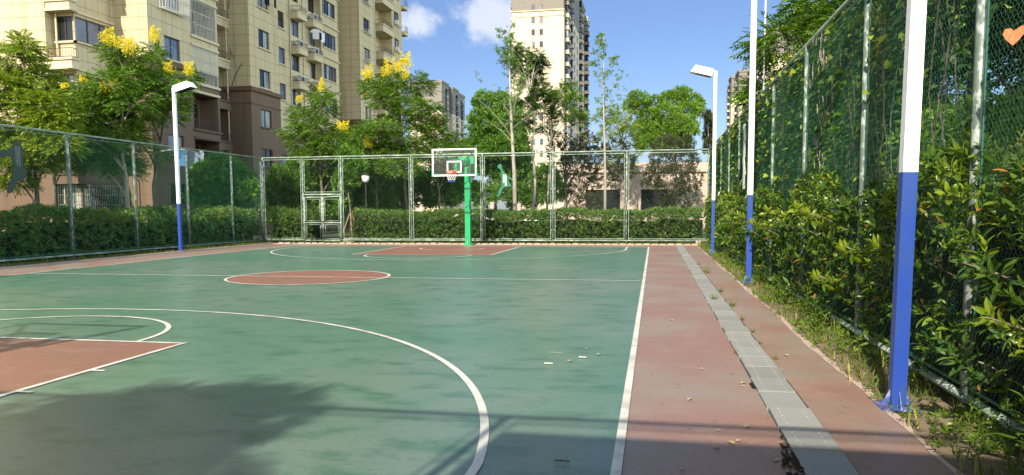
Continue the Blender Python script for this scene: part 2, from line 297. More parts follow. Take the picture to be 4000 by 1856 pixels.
# leaf templates -----------------------------------------------------------
def pinnate(pairs=6):
    V, F = [], []
    for i in range(pairs):
        t = .18+.72*i/(pairs-1); z = -.28*t*t
        for sgn in (-1, 1):
            L = .27*(1-.35*abs(t-.5)); b = np.array([t, 0, z]); d = unit(np.array([.45, sgn*1., -.38])); s = np.array([1, 0, .0])*.062
            n = len(V); V += [b, b+d*L*.45+s, b+d*L, b+d*L*.45-s]; F.append((n, n+1, n+2, n+3))
    b = np.array([.92, 0, -.24]); n = len(V); V += [b, b+[.12, .06, -.06], b+[.26, 0, -.15], b+[.12, -.06, -.06]]; F.append((n, n+1, n+2, n+3))
    n = len(V); V += [np.array([0, .008, 0]), np.array([.5, .006, -.07]), np.array([.5, -.006, -.07]), np.array([0, -.008, 0])]; F.append((n, n+1, n+2, n+3))
    return np.array(V), F
PIN = pinnate()
def spray(n=7, L=.9, W=.34, seed=1, up=.3):
    r = np.random.RandomState(seed); V, F = [], []
    for i in range(n):
        a = i*2.4+r.rand()*.5; t = .1+.9*i/n; b = np.array([t*.5, 0, 0]); d = unit(np.array([up+r.rand()*.5+t*.5, math.cos(a), math.sin(a)]))
        s = unit(np.cross(d, [r.rand()-.5, r.rand()-.5, 1.])); ln = L*(.6+.5*r.rand()); nn = np.cross(s, d)
        k = len(V); V += [b, b+d*ln*.45+s*W*ln*.5+nn*.06*ln, b+d*ln, b+d*ln*.45-s*W*ln*.5+nn*.06*ln]; F.append((k, k+1, k+2, k+3))
    return np.array(V), F
SPR = [spray(seed=i) for i in range(4)]
def big_leaf():
    """curved, folded elliptical leaf along +X, 1 long"""
    st = [(0, 0, 0), (.22, .13, -.0), (.5, .18, -.02), (.78, .12, -.09), (1, 0, -.2)]; V = []; F = []
    for (x, wd, z) in st: V += [(x, wd, z+wd*.28), (x, 0, z), (x, -wd, z+wd*.28)]
    for i in range(4):
        a = i*3; F += [(a, a+1, a+4, a+3), (a+1, a+2, a+5, a+4)]
    return np.array(V), F
def whorl(n=8, seed=1, open_=.75):
    r = np.random.RandomState(seed); lv, lf = big_leaf(); V, F = [], []
    for i in range(n):
        a = i*2.4; t = i/n; el = (1-t)*open_+.18
        d = unit(np.array([math.cos(el*1.45), math.sin(el*1.45)*math.cos(a), math.sin(el*1.45)*math.sin(a)])); base = np.array([-.9*(1-t), 0, 0])
        z = unit(np.array([1, 0, 0])-d*d[0]); y = np.cross(z, d); L = (.62+.5*(1-t))*(.85+.3*r.rand())
        fr = np.stack([d, y, z]); k = len(V); V += list(base+(lv*L)@fr); F += [tuple(q+k for q in f) for f in lf]
    return np.array(V), F
WH = [whorl(7+i % 3, i, .6+.1*i) for i in range(4)]
def heart_leaf():
    o = [(0, 0), (-.08, .22), (.05, .42), (.35, .40), (.7, .2), (1, 0), (.7, -.2), (.35, -.40), (.05, -.42), (-.08, -.22)]
    V = [(x, y, -.1*x*x+.12*abs(y)) for x, y in o]; return np.array(V), [(0, 1, 2, 3), (0, 3, 4, 5), (0, 5, 6, 7), (0, 7, 8, 9)]
HEART = heart_leaf()
def bez(a, b, sag=.0, n=5):
    a, b = np.array(a, float), np.array(b, float); m = a+(b-a)*np.array([.42, .42, .72]); m[2] -= sag*.3
    t = np.linspace(0, 1, n)[:, None]; return (1-t)**2*a+2*t*(1-t)*m+t*t*b
TREES = {
 'a': ('rain', (-13.23, 6.63), [(-0.1, 0.11, 2.7), (-0.38, 0.16, 3.93), (-0.47, 0.24, 5.17)],
   [(-1.29, 0.67, 6.85, 0.89, 0.66), (-0.54, 0.94, 6.25, 0.8, 0.53), (-0.95, 0.13, 5.78, 0.98, 0.62), (0.36, 0.12, 5.3, 0.8, 0.53), (-1.12, 0.46, 4.95, 1.06, 0.53), (0.61, 0.14, 4.69, 0.8, 0.44), (-1.06, 0.68, 4.17, 0.98, 0.44), (-1.63, 0.49, 3.99, 0.53, 0.44), (-0.48, -0.3, 3.38, 0.71, 0.35), (0.31, 0.08, 3.91, 0.71, 0.44), (-0.27, 0.07, 7.21, 0.44, 0.35), (0.02, -0.08, 3.38, 0.71, 0.44), (-1.01, -0.0, 5.94, 0.53, 0.53), (0.42, 0.94, 4.97, 0.44, 0.35), (1.21, -0.03, 3.88, 0.53, 0.35), (-0.47, -0.37, 2.68, 0.53, 0.35)],
   [(1.21, 0.11, 5.88, 0.12)]),
 'b': ('rain', (-15.81, 10.25), [(-0.04, 0.1, 2.86), (0.07, 0.24, 4.29), (-0.04, 0.34, 5.72)],
   [(-0.32, 0.69, 6.28, 0.61, 0.41), (0.13, 0.48, 5.73, 0.61, 0.41), (-0.15, -0.06, 4.87, 0.72, 0.51), (0.09, 0.75, 5.15, 0.51, 0.41), (-0.17, 0.14, 3.68, 0.82, 0.51), (0.87, -0.2, 4.24, 0.61, 0.51), (0.96, 0.2, 3.87, 0.61, 0.51)],
   []),
 'c': ('rain', (-13.63, 11.68), [(-0.07, 0.1, 2.89), (-0.34, 0.17, 4.37), (-0.25, 0.31, 5.84), (-0.06, 0.49, 7.53)],
   [(-0.25, 0.75, 7.79, 0.63, 0.48), (-0.57, 0.42, 8.16, 0.48, 0.32), (-0.19, 0.95, 7.19, 0.95, 0.53), (-0.16, -0.34, 6.77, 0.85, 0.53), (-2.07, 0.52, 6.66, 0.95, 0.48), (-1.16, 0.26, 6.07, 1.27, 0.53), (0.38, 0.12, 6.0, 0.85, 0.63), (-1.28, -0.62, 5.65, 0.85, 0.53), (-1.2, 0.86, 5.3, 1.27, 0.53), (-0.92, -0.71, 4.51, 1.16, 0.53), (-0.32, 0.64, 4.83, 0.85, 0.53), (-1.13, 0.38, 3.98, 1.06, 0.53), (-1.86, -0.26, 4.99, 0.63, 0.53), (-1.26, -0.08, 3.53, 0.85, 0.42), (-0.69, 0.71, 3.46, 0.74, 0.42), (-2.1, -0.19, 6.04, 0.53, 0.42)],
   [(-0.59, -0.03, 8.63, 0.4), (0.28, 0.1, 8.26, 0.44), (-0.18, 0.03, 8.42, 0.26), (-0.68, -0.22, 6.55, 0.32), (-1.5, -0.34, 6.97, 0.21), (-0.22, -0.12, 6.71, 0.21)]),
 'd': ('rain', (-13.79, 13.69), [(-0.12, 0.08, 2.74), (0.09, 0.23, 4.09), (0.29, 0.4, 5.66)],
   [(-0.23, 0.62, 8.59, 0.45, 0.34), (-0.04, 0.15, 7.94, 0.56, 0.45), (0.36, 0.41, 7.21, 0.79, 0.45), (1.03, 1.28, 7.55, 0.39, 0.28), (1.34, -0.14, 6.87, 0.56, 0.39), (0.25, -0.17, 6.57, 0.9, 0.51), (0.55, 0.8, 6.37, 0.68, 0.45), (-0.84, 0.76, 5.96, 0.79, 0.51), (0.78, -0.11, 5.8, 0.79, 0.45), (-0.22, 0.3, 4.1, 0.68, 0.45), (-1.24, 0.7, 4.83, 0.56, 0.45)],
   [(0.12, 0.15, 9.13, 0.36), (0.76, 0.14, 7.67, 0.34), (1.68, 0.32, 7.71, 0.32)]),
 'e': ('rain', (-9.71, 21.58), [(0.02, 0.14, 2.67), (-0.1, 0.23, 4.03), (-0.38, 0.29, 5.39)],
   [(-1.24, 0.29, 6.96, 0.41, 0.27), (-0.26, 0.66, 7.79, 0.55, 0.34), (0.55, -0.33, 7.36, 0.41, 0.34), (-0.62, -0.35, 6.33, 0.82, 0.48), (-0.15, 0.84, 6.93, 0.75, 0.48), (-1.77, 0.75, 5.88, 0.68, 0.34), (-0.08, -0.01, 5.89, 1.09, 0.55), (0.64, 1.31, 5.67, 0.82, 0.48), (-1.25, 0.57, 5.3, 0.95, 0.48), (0.69, -0.17, 5.06, 1.09, 0.55), (-0.95, 0.21, 4.45, 0.68, 0.41), (0.03, 0.01, 4.69, 1.09, 0.61), (1.23, -0.13, 4.52, 0.82, 0.55), (-0.21, 0.78, 3.93, 0.95, 0.55), (0.6, 1.29, 3.8, 0.68, 0.55)],
   [(-1.0, -0.17, 7.39, 0.22), (0.11, 0.1, 8.13, 0.35), (1.25, 0.14, 5.98, 0.46)]),
 'f': ('rain', (-5.72, 24.37), [(-0.3, 0.09, 2.7), (-0.39, 0.21, 4.41), (-0.55, 0.35, 6.41), (-0.63, 0.44, 7.7)],
   [(-2.4, 0.39, 8.67, 0.5, 0.36), (-1.19, 0.81, 8.91, 0.86, 0.43), (-1.61, -0.13, 8.21, 0.93, 0.57), (-0.94, 0.91, 8.06, 1.22, 0.64), (0.15, 0.84, 8.72, 0.86, 0.57), (0.58, 1.4, 8.51, 0.57, 0.57), (-1.22, -0.4, 7.6, 0.86, 0.5), (0.07, 0.13, 7.21, 1.15, 0.64), (0.87, 0.38, 7.22, 0.72, 0.64), (-0.61, 0.34, 6.7, 1.0, 0.5), (0.52, 0.53, 6.4, 0.86, 0.5)],
   [(-2.21, -0.26, 9.07, 0.43), (-1.15, -0.03, 9.32, 0.52), (-0.07, 0.21, 9.77, 0.49), (-0.48, 0.1, 9.43, 0.4), (-0.13, 0.13, 9.03, 0.37), (-2.27, -0.36, 7.94, 0.17)]),
 'g': ('rain', (-6.69, 22.15), [(-0.15, 0.11, 2.65), (-0.03, 0.24, 4.01)],
   [(-0.53, 0.17, 5.9, 0.82, 0.41), (0.45, -0.17, 5.98, 0.82, 0.41), (-0.86, -0.48, 5.32, 0.82, 0.48), (-0.28, 0.97, 5.3, 1.23, 0.55), (0.97, 0.72, 5.38, 0.95, 0.55), (-0.81, 0.06, 4.56, 0.95, 0.55), (0.28, 1.01, 4.6, 1.23, 0.55), (1.37, 1.22, 4.73, 0.82, 0.55), (-0.29, -0.21, 3.86, 1.09, 0.55), (1.24, -0.14, 3.84, 1.23, 0.55), (-1.29, -0.22, 3.74, 0.82, 0.55)],
   [(-0.36, -0.24, 5.06, 0.33)]),
 'h': ('rain', (-4.32, 25.66), [(-0.09, 0.13, 2.72), (-0.32, 0.21, 4.18)],
   [(-0.13, -0.3, 7.0, 0.59, 0.44), (-0.31, -0.25, 5.87, 0.88, 0.59), (0.06, 1.08, 5.7, 0.88, 0.51), (-1.06, -0.29, 5.17, 1.03, 0.59), (0.15, -0.34, 4.86, 1.32, 0.59), (-1.07, 0.66, 4.22, 1.32, 0.59), (1.02, 0.32, 5.03, 0.73, 0.59), (0.26, 1.4, 4.09, 1.03, 0.59), (-0.48, 0.34, 6.51, 0.73, 0.29)],
   [(-0.59, -0.2, 6.1, 0.5), (-0.13, -0.08, 6.49, 0.44), (-0.76, -0.25, 5.88, 0.29)]),
 'i': ('broad', (-2.59, 33.12), [(-0.1, 0.15, 2.88), (0.04, 0.37, 5.26)],
   [(-0.63, -0.41, 8.53, 0.77, 0.68), (0.33, 0.35, 8.77, 0.68, 0.51), (0.78, 1.59, 8.42, 0.6, 0.6), (-0.54, -0.46, 7.2, 1.19, 0.94), (0.42, 0.7, 7.3, 1.19, 1.02), (1.46, -0.23, 6.51, 0.85, 0.85), (-0.95, -0.22, 5.91, 1.02, 0.85), (0.51, -0.63, 5.51, 1.53, 0.85), (1.48, 0.54, 5.24, 0.85, 0.85), (-1.06, 0.98, 4.63, 1.19, 0.85), (0.77, 0.6, 4.24, 1.53, 1.02)],
   []),
 'j': ('rain', (1.28, 23.63), [(0.18, 0.24, 3.15), (-0.0, 0.36, 5.06), (0.15, 0.48, 6.14), (-0.14, 0.58, 8.05)],
   [(-0.91, -0.41, 9.88, 0.35, 0.22), (-0.65, 1.58, 10.07, 0.44, 0.22), (0.26, 0.7, 9.72, 0.35, 0.19), (-1.2, 0.73, 9.52, 0.35, 0.19), (-0.4, 1.37, 9.48, 0.57, 0.25), (0.31, 1.27, 9.36, 0.3, 0.19), (-0.1, 1.64, 8.97, 0.46, 0.22), (-0.81, 1.28, 9.13, 0.35, 0.16), (-0.4, 1.3, 8.51, 0.41, 0.22), (0.29, 1.43, 8.44, 0.33, 0.19), (0.31, 0.36, 7.93, 0.27, 0.14), (-0.17, -0.08, 7.15, 0.55, 0.22), (0.45, 1.24, 7.65, 0.55, 0.19), (-0.66, 1.16, 6.38, 0.55, 0.25)],
   []),
 'k': ('rain', (1.71, 25.97), [(0.27, 0.17, 4.65), (0.32, 0.32, 6.37), (0.31, 0.41, 7.51)],
   [(0.19, -0.29, 7.97, 0.57, 0.26), (0.87, 1.13, 8.3, 0.49, 0.26), (1.34, 0.83, 8.52, 0.29, 0.2), (0.73, -0.08, 7.64, 0.72, 0.26), (-0.27, -0.07, 7.04, 0.72, 0.29), (1.58, -0.07, 7.75, 0.4, 0.23), (0.98, 0.18, 7.18, 0.72, 0.29), (1.75, -0.35, 6.81, 0.49, 0.29), (1.85, 0.08, 6.44, 0.37, 0.29), (0.78, 0.65, 6.67, 0.57, 0.23), (-0.17, 1.22, 6.19, 0.57, 0.29)],
   []),
 'l': ('dark', (2.55, 30.01), [(-0.17, 0.12, 2.75), (-0.35, 0.25, 4.63)],
   [(-0.59, -0.3, 5.83, 0.63, 0.47), (-0.38, -0.79, 4.87, 0.78, 0.78), (1.02, 0.76, 5.58, 0.94, 0.63), (0.51, -0.45, 4.26, 1.1, 0.78), (1.63, 1.05, 4.8, 0.94, 0.78), (2.71, 1.29, 5.27, 0.78, 0.63), (0.51, 1.12, 3.09, 0.94, 0.94), (2.19, -0.21, 3.49, 0.94, 0.94), (3.35, 1.11, 4.15, 0.78, 0.94), (1.16, -0.7, 1.96, 0.94, 0.63)],
   []),
 'm': ('rain', (5.78, 34.7), [(-0.02, 0.19, 3.17), (-0.13, 0.4, 5.89)],
   [(-1.09, 0.66, 8.22, 0.58, 0.27), (-1.57, 0.25, 7.68, 0.61, 0.31), (-0.42, 0.95, 7.82, 0.68, 0.34), (0.29, -0.1, 7.17, 0.68, 0.41), (-0.76, 1.0, 7.15, 0.85, 0.41), (-0.07, 0.92, 6.45, 0.85, 0.51), (-1.21, -0.05, 6.55, 0.51, 0.34), (0.08, 1.46, 5.46, 0.85, 0.68), (-0.33, -0.67, 4.48, 0.85, 0.68)],
   []),
 'n': ('broad', (9.31, 41.47), [(-0.12, 0.18, 2.96), (-0.05, 0.42, 5.63)],
   [(-2.88, -0.65, 9.61, 0.73, 0.5), (-3.38, 0.45, 9.31, 0.57, 0.42), (-2.71, -0.08, 9.03, 0.76, 0.5), (-1.59, 0.7, 9.48, 0.76, 0.48), (-0.46, 1.09, 9.78, 0.8, 0.5), (0.29, 1.27, 10.16, 0.86, 0.42), (1.18, 2.01, 9.66, 0.8, 0.53), (1.62, 1.31, 8.89, 0.46, 0.5), (0.67, 0.85, 8.86, 1.05, 0.67), (-0.84, -0.42, 8.56, 1.05, 0.67), (-1.95, 0.02, 8.27, 0.95, 0.67), (-2.31, -0.34, 7.31, 1.15, 0.76), (-1.01, -0.45, 7.26, 1.34, 0.76), (0.27, -0.46, 7.6, 1.15, 0.76), (1.05, 0.59, 7.5, 0.67, 0.57), (-0.43, 0.39, 6.39, 1.53, 0.76), (-1.93, -0.96, 6.31, 1.15, 0.76)],
   []),
 'o': ('dark', (9.14, 35.32), [(-0.03, 0.23, 3.5), (-0.04, 0.32, 4.51)],
   [(-0.72, 0.56, 5.9, 0.85, 0.51), (0.59, -0.2, 5.81, 0.68, 0.51), (-0.88, 0.03, 4.68, 1.02, 0.77), (0.48, 1.05, 4.89, 1.02, 0.85), (-0.37, -0.29, 3.48, 1.36, 1.02), (0.77, -0.4, 3.46, 0.85, 1.02), (-1.53, -1.11, 3.63, 0.68, 1.02), (-0.02, -0.07, 1.96, 1.36, 0.85)],
   []),
 'p': ('dark', (10.97, 31.81), [(-0.02, 0.18, 5.52), (-0.08, 0.31, 7.24)],
   [(-0.09, 0.02, 7.13, 0.13, 0.28), (-0.01, 0.59, 6.65, 0.19, 0.35), (0.01, 1.24, 6.08, 0.22, 0.35), (-0.09, -0.81, 5.29, 0.25, 0.38)],
   []),
 'q': ('broad', (-0.08, 33.57), [(0.15, 0.16, 2.02), (0.14, 0.28, 3.55)],
   [(-0.66, 0.92, 3.58, 1.02, 0.85), (0.77, -0.55, 3.67, 1.02, 0.85), (1.2, 1.31, 2.88, 0.85, 0.85), (0.34, 0.09, 2.52, 1.19, 0.68), (-1.54, -0.93, 2.85, 1.02, 0.85), (-0.88, 0.14, 2.19, 1.02, 0.68)],
   []),
 'r': ('broad', (-13.05, 17.89), [(-0.04, 0.1, 2.36), (-0.02, 0.18, 3.37)],
   [(0.21, -0.38, 4.02, 0.57, 0.25), (-1.17, 0.69, 3.66, 0.63, 0.44), (-0.22, 0.99, 3.79, 0.63, 0.38), (-0.38, 0.06, 2.99, 1.01, 0.57), (0.46, 0.77, 3.26, 0.63, 0.5), (-1.11, -0.3, 3.11, 0.5, 0.5), (1.46, -0.29, 2.59, 0.5, 0.5), (-1.03, -0.05, 2.37, 0.76, 0.63), (-0.11, 0.48, 2.12, 1.14, 0.63)],
   []),
 's': ('broad', (-12.27, 22.09), [(0.12, 0.14, 2.15), (0.11, 0.23, 3.27)],
   [(0.28, -0.37, 3.38, 0.7, 0.56), (0.46, 0.77, 3.84, 0.56, 0.56), (-0.2, -0.07, 2.57, 0.7, 0.63), (0.59, 0.44, 2.71, 0.84, 0.7), (0.04, 0.58, 1.88, 0.98, 0.56), (1.64, -0.13, 3.23, 0.7, 0.56), (1.7, 0.61, 2.42, 0.7, 0.7), (2.62, 0.94, 3.26, 0.7, 0.56), (2.83, 0.75, 2.28, 0.84, 0.7)],
   []),
 't': ('broad', (-8.87, 25.79), [(0.13, 0.15, 2.17), (0.27, 0.25, 3.06)],
   [(-0.36, -0.14, 3.21, 0.9, 0.6), (0.68, 0.01, 3.35, 0.9, 0.6), (1.28, 1.41, 3.09, 0.9, 0.68), (-0.2, -0.96, 2.3, 0.75, 0.75), (0.97, -0.81, 2.15, 1.2, 0.75), (1.69, 1.07, 2.01, 0.9, 0.75)],
   []),
 'u': ('broad', (-6.08, 28.36), [(-0.01, 0.1, 1.86), (0.13, 0.23, 3.11)],
   [(-0.61, 0.01, 3.42, 0.94, 0.63), (0.56, -0.12, 3.25, 0.94, 0.63), (1.67, -0.08, 3.08, 0.94, 0.71), (-0.59, 0.9, 2.35, 1.1, 0.71), (1.25, -0.33, 2.31, 1.1, 0.63), (2.21, 1.57, 2.81, 0.94, 0.71), (3.75, -0.16, 2.45, 0.78, 0.71)],
   []),
}
# ------------------------------------------------------------------ the court and the ground
CORNER = 400
g = MB(); g.add([(-1500, -400, -.16), (1500, -400, -.16), (1500, 2600, -.16), (-1500, 2600, -.16)], [(0, 1, 2, 3)]); struct('ground', g, 'lawn')
# beds of soil between the slab and the fences
g = MB(); g.box(-11.0, -9.35, -16.6, 17.5, -.158, -.02); g.box(9.47, 10.5, -16.6, 17.5, -.156, -.015); g.box(-9.35, 9.47, 15.62, 17.5, -.154, -.01); struct('soil_bed', g, 'soil')
g = MB(); g.box(-40, 40, 24.2, 29.8, -.152, -.13); struct('road', g, 'asphalt')
g = MB(); g.box(-9.3, 8.58, -15.6, 15.6, -.15, 0); g.box(8.9, 9.46, -15.6, 15.6, -.15, .0); struct('court_surround', g, 'court_red')
g = MB()
rr = random.Random(3)
# chipped pale concrete edge of the slab along the weeds
ys = np.arange(-15.6, 15.6, .22); inner = [9.42+.02*math.sin(y*1.1)+rr.uniform(-.012, .012) for y in ys]; outer = [9.47+rr.uniform(-.02, .05) for y in ys]
for i in range(len(ys)-1):
    g.add([(inner[i], ys[i], .004), (outer[i], ys[i], .004), (outer[i+1], ys[i+1], .004), (inner[i+1], ys[i+1], .004)], [(0, 1, 2, 3)])
struct('slab_edge', g, 'kerb_pink')
g = MB(); g.box(-9.44, -9.3, -15.6, 15.7, -.15, .05); g.box(-9.3, 9.47, 15.6, 15.68, -.15, .02); struct('kerb', g, 'kerb_pink')
g = MB()
for i in range(58): g.box(-9.2+i*.33, -9.2+i*.33+.24, 15.9+rr.uniform(-.02, .02), 16.02+rr.uniform(-.02, .02), -.05, .05+rr.uniform(-.02, .01))
struct('brick_edging', g, 'kerb_pink')
def sheet(name, polys, z, m):
    g = MB()
    for p in polys: g.add([(x, y, z) for x, y in p], [tuple(range(len(p)))])
    return struct(name, g, m)
def rect(x0, x1, y0, y1): return [(x0, y0), (x1, y0), (x1, y1), (x0, y1)]
sheet('court', [rect(-7.5, 7.5, -14, 14)], .004, 'court_green')
KW, KD = 2.45, 5.8
sheet('key_area', [rect(-KW, KW, -14, -14+KD), rect(-KW, KW, 14-KD, 14), [(1.8*math.cos(a), 1.8*math.sin(a)) for a in np.linspace(0, 2*math.pi, 96, endpoint=False)]], .008, 'key_red')
L = []
lw = .062
def arc(cx, cy, r, a0, a1, n=96):
    A = np.linspace(a0, a1, n)
    for i in range(n-1):
        a, b = A[i], A[i+1]; L.append([(cx+(r-lw/2)*math.cos(a), cy+(r-lw/2)*math.sin(a)), (cx+(r+lw/2)*math.cos(a), cy+(r+lw/2)*math.sin(a)), (cx+(r+lw/2)*math.cos(b), cy+(r+lw/2)*math.sin(b)), (cx+(r-lw/2)*math.cos(b), cy+(r-lw/2)*math.sin(b))])
def seg(x0, y0, x1, y1, wd=lw):
    d = unit(np.array([x1-x0, y1-y0])); n = np.array([-d[1], d[0]])*wd/2; L.append([(x0-n[0], y0-n[1]), (x1-n[0], y1-n[1]), (x1+n[0], y1+n[1]), (x0+n[0], y0+n[1])])
h = lw/2
seg(7.52, -14, 7.52, 14); seg(-7.5+h, -14, -7.5+h, 14)
seg(-7.45, -14+h, 7.45, -14+h); seg(-7.45, 14-h, 7.45, 14-h)
seg(-7.45, 0, -1.825, 0); seg(-1.775, 0, 1.775, 0); seg(1.825, 0, 7.45, 0)
arc(0, 0, 1.8, 0, 2*math.pi, 160)
for s in (-1, 1):
    arc(0, s*(14-KD), 1.8, (0 if s < 0 else math.pi), (math.pi if s < 0 else 2*math.pi))
    by = s*(14-1.6); a = math.acos(6.7/6.74)
    r3 = 6.74
    if s < 0: arc(0, by, r3, a, math.pi-a, 160)
    else: arc(0, by, r3, math.pi+a, 2*math.pi-a, 160)
    for q in (-1, 1):
        yy = by-s*r3*math.sin(a); seg(q*6.7, s*13.95, q*6.7, yy)
        seg(q*(KW-h), s*13.95, q*(KW-h), s*(14-KD))
        for d in (1.75, 2.6, 3.45, 4.3): seg(q*KW, s*(14-d), q*(KW+.13), s*(14-d), .05 if d > 2 else .1)
    seg(-KW+.05, s*(14-KD+h), KW-.05, s*(14-KD+h))
    arc(0, by, 1.25, (math.pi if s > 0 else 0), (2*math.pi if s > 0 else math.pi), 60)
sheet('court_lines', L, .012, 'line_white')

# drain: a run of loose concrete covers beside the court
g = MB(); g.box(8.58, 8.9, -15.6, 15.6, -.155, -.09); struct('drain_channel', g, 'dark_pit')
dm = MB(); dm.box(-.148, .148, -.244, .244, -.05, .0)
for k in range(2):
    for j in range(5):
        x, y = -.085+.17*k, -.19+.095*j; dm.box(x-.005, x+.005, y-.009, y+.009, .0, .003, 1)
dp = MB(); dp.box(-.148, .148, -.244, .244, -.05, .0); plain = dp.build('drain_cover', ['slab_grey', 'concrete']); plain_me = plain.data; bpy.data.objects.remove(plain)
dc0 = dm.build('drain_cover', ['slab_grey', 'concrete']); dc0.location = (8.74, -15.3, .012)
tag(dc0, 'grey concrete drain cover laid end to end in the strip beside the court', 'drain cover', 'concrete drain covers beside the court')
for i in range(1, 62):
    d = dc0.copy(); col.objects.link(d)
    if i > 17 or i in (5, 11): d.data = plain_me
    y = -15.3+.502*i; d.location = (8.735+rr.uniform(-.008, .008), y, .012+rr.uniform(-.003, .006)); d.rotation_euler = (rr.uniform(-.005, .005), rr.uniform(-.01, .01), rr.uniform(-.012, .012))
# broken edge of the asphalt along the covers
def jag(y0, y1, xe, wmax, seed, name):
    r = random.Random(seed); g = MB(); n = int((y1-y0)*60)
    for i in range(n):
        y = r.uniform(y0, y1); e = math.sin((y-y0)/(y1-y0)*math.pi); x = xe-wmax*e*r.random()**1.5; q = r.uniform(.008, .03)*(.4+e); a = r.uniform(0, 6.28); k = r.choice([3, 4, 5]); z = r.uniform(.004, .011)
        g.add([(x+q*math.cos(a+6.283*t/k)*.6, y+q*math.sin(a+6.283*t/k)*r.uniform(.8, 1.6), z+r.uniform(0, .006)) for t in range(k)], [tuple(range(k))])
    struct(name, g, 'dark_pit')
jag(-12.2, -10.7, 8.585, .10, 1, 'broken_edge'); jag(-9.5, -9.1, 8.585, .04, 5, 'broken_edge')

# ------------------------------------------------------------------ fences
def link_wires(Lg, H, cell=.078, r=.0013):
    """straight diagonal wires of a chain-link panel in the (u,z) plane, as 3-sided prisms; returns (n,6,3) in (u,0,z)"""
    out = []
    for sgn, dy in ((1, -.002), (-1, .002)):
        for c in np.arange(-H, Lg, cell):
            u0, u1 = c, c+H; z0, z1 = 0., H
            if sgn < 0: z0, z1 = H, 0.
            def cl(u0, z0, u1, z1):
                if u0 < 0: z0 += (0-u0)/(u1-u0)*(z1-z0); u0 = 0
                if u1 > Lg: z1 = z0+(Lg-u0)/(u1-u0)*(z1-z0); u1 = Lg
                return u0, z0, u1, z1
            u0, z0, u1, z1 = cl(u0, z0, u1, z1)
            if u1-u0 < .01: continue
            n = .7071*r
            out.append([(u0-n, dy+r, z0+n*sgn), (u0+n, dy+r, z0-n*sgn), (u0, dy-r, z0), (u1-n, dy+r, z1+n*sgn), (u1+n, dy+r, z1-n*sgn), (u1, dy-r, z1)])
    return np.array(out)
def link_zigzag(Lg, H, cell=.060, r=.0016):
    """woven zigzag wires, one per half cell"""
    out = []
    nz = int(H/(cell*.5)); zz = np.linspace(0, H, nz+1); k = 0
    for c in np.arange(0, Lg, cell*.5):
        k += 1; amp = cell*.29
        uu = c+amp*np.where((np.arange(nz+1)+k) % 2 == 0, 1, -1); yy = np.where((np.arange(nz+1)) % 2 == 0, .004, -.004)
        P = np.stack([np.clip(uu, 0, Lg), yy, zz], 1)
        A, B = P[:-1], P[1:]
        d = unit(B-A); s = np.cross(d, np.tile([0, 1., 0], (len(d), 1)))*r
        y = np.tile([0, r, 0], (len(d), 1))
        out.append(np.stack([A+s+y*.6, A-s+y*.6, A-y, B+s+y*.6, B-s+y*.6, B-y], 1))
    return np.concatenate(out)
PF = [(0, 1, 4, 3), (1, 2, 5, 4), (2, 0, 3, 5)]
def fence(name, A, B, stops, label, H=4.0, bar_side=-1, zig=None, wire='wire_grey', skip=(), postr=.038, lean=0.):
    """posts, rails, panel frames and wire mesh between A and B; stops are distances of the posts along it"""
    A = np.array(A, float); B = np.array(B, float); Ln = np.linalg.norm(B-A); d = (B-A)/Ln; nrm = np.array([-d[1], d[0]])
    root = empty(name, (A[0], A[1], 0), label, 'fence', rz=math.atan2(d[1], d[0]))
    for s_ in stops:
        mb = MB(); mb.tube([(s_, 0, -.1), (s_, 0, H-.02)], postr, 10); o = mb.build('post', 'fence_paint', root, True)
    mb = MB(); mb.tube([(0, 0, H), (Ln, 0, H)], .032, 10); mb.build('top_rail', 'fence_rail', root, True)
    segs = [(stops[i], stops[i+1]) for i in range(len(stops)-1)]
    mb = MB(); mb.tube([(0, 0, .12), (stops[skip[0]]if skip else Ln, 0, .12)], .036, 10)
    if skip: mb.tube([(stops[skip[0]+1], 0, .12), (Ln, 0, .12)], .036, 10)
    mb.build('bottom_rail', 'fence_rail', root, True)
    for i, (a, b) in enumerate(segs):
        z0 = 2.36 if i in skip else .19
        a2, b2 = a+.085, b-.085; z1 = H-.09
        mb = MB()
        hw = .016 if wire == 'wire_grey' else .006
        for (u0, u1, q0, q1) in ((a2, b2, z1-.022, z1), (a2, b2, z0, z0+.022), (a2, a2+.02, z0+.022, z1-.022), (b2-.02, b2, z0+.022, z1-.022)):
            mb.box(u0, u1, -hw, hw, q0, q1)
        for zz in np.arange(z0+.4, z1, .9):
            mb.box(a+.03, a2, -.006, .006, zz, zz+.02); mb.box(b2, b-.03, -.006, .006, zz, zz+.02)
        mb.build('panel_frame', 'fence_rail' if wire == 'wire_grey' else 'wire_green', root)
        u0, u1 = a2+.02, b2-.02; hh = z1-z0-.04
        V = link_zigzag(u1-u0, hh) if zig and zig[0] <= a <= zig[1] else link_wires(u1-u0, hh)
        V = V+np.array([u0, 0, z0+.02])
        mb = MB(); mb.grid(V, PF); mb.build('wire_mesh', wire, root)
    return root
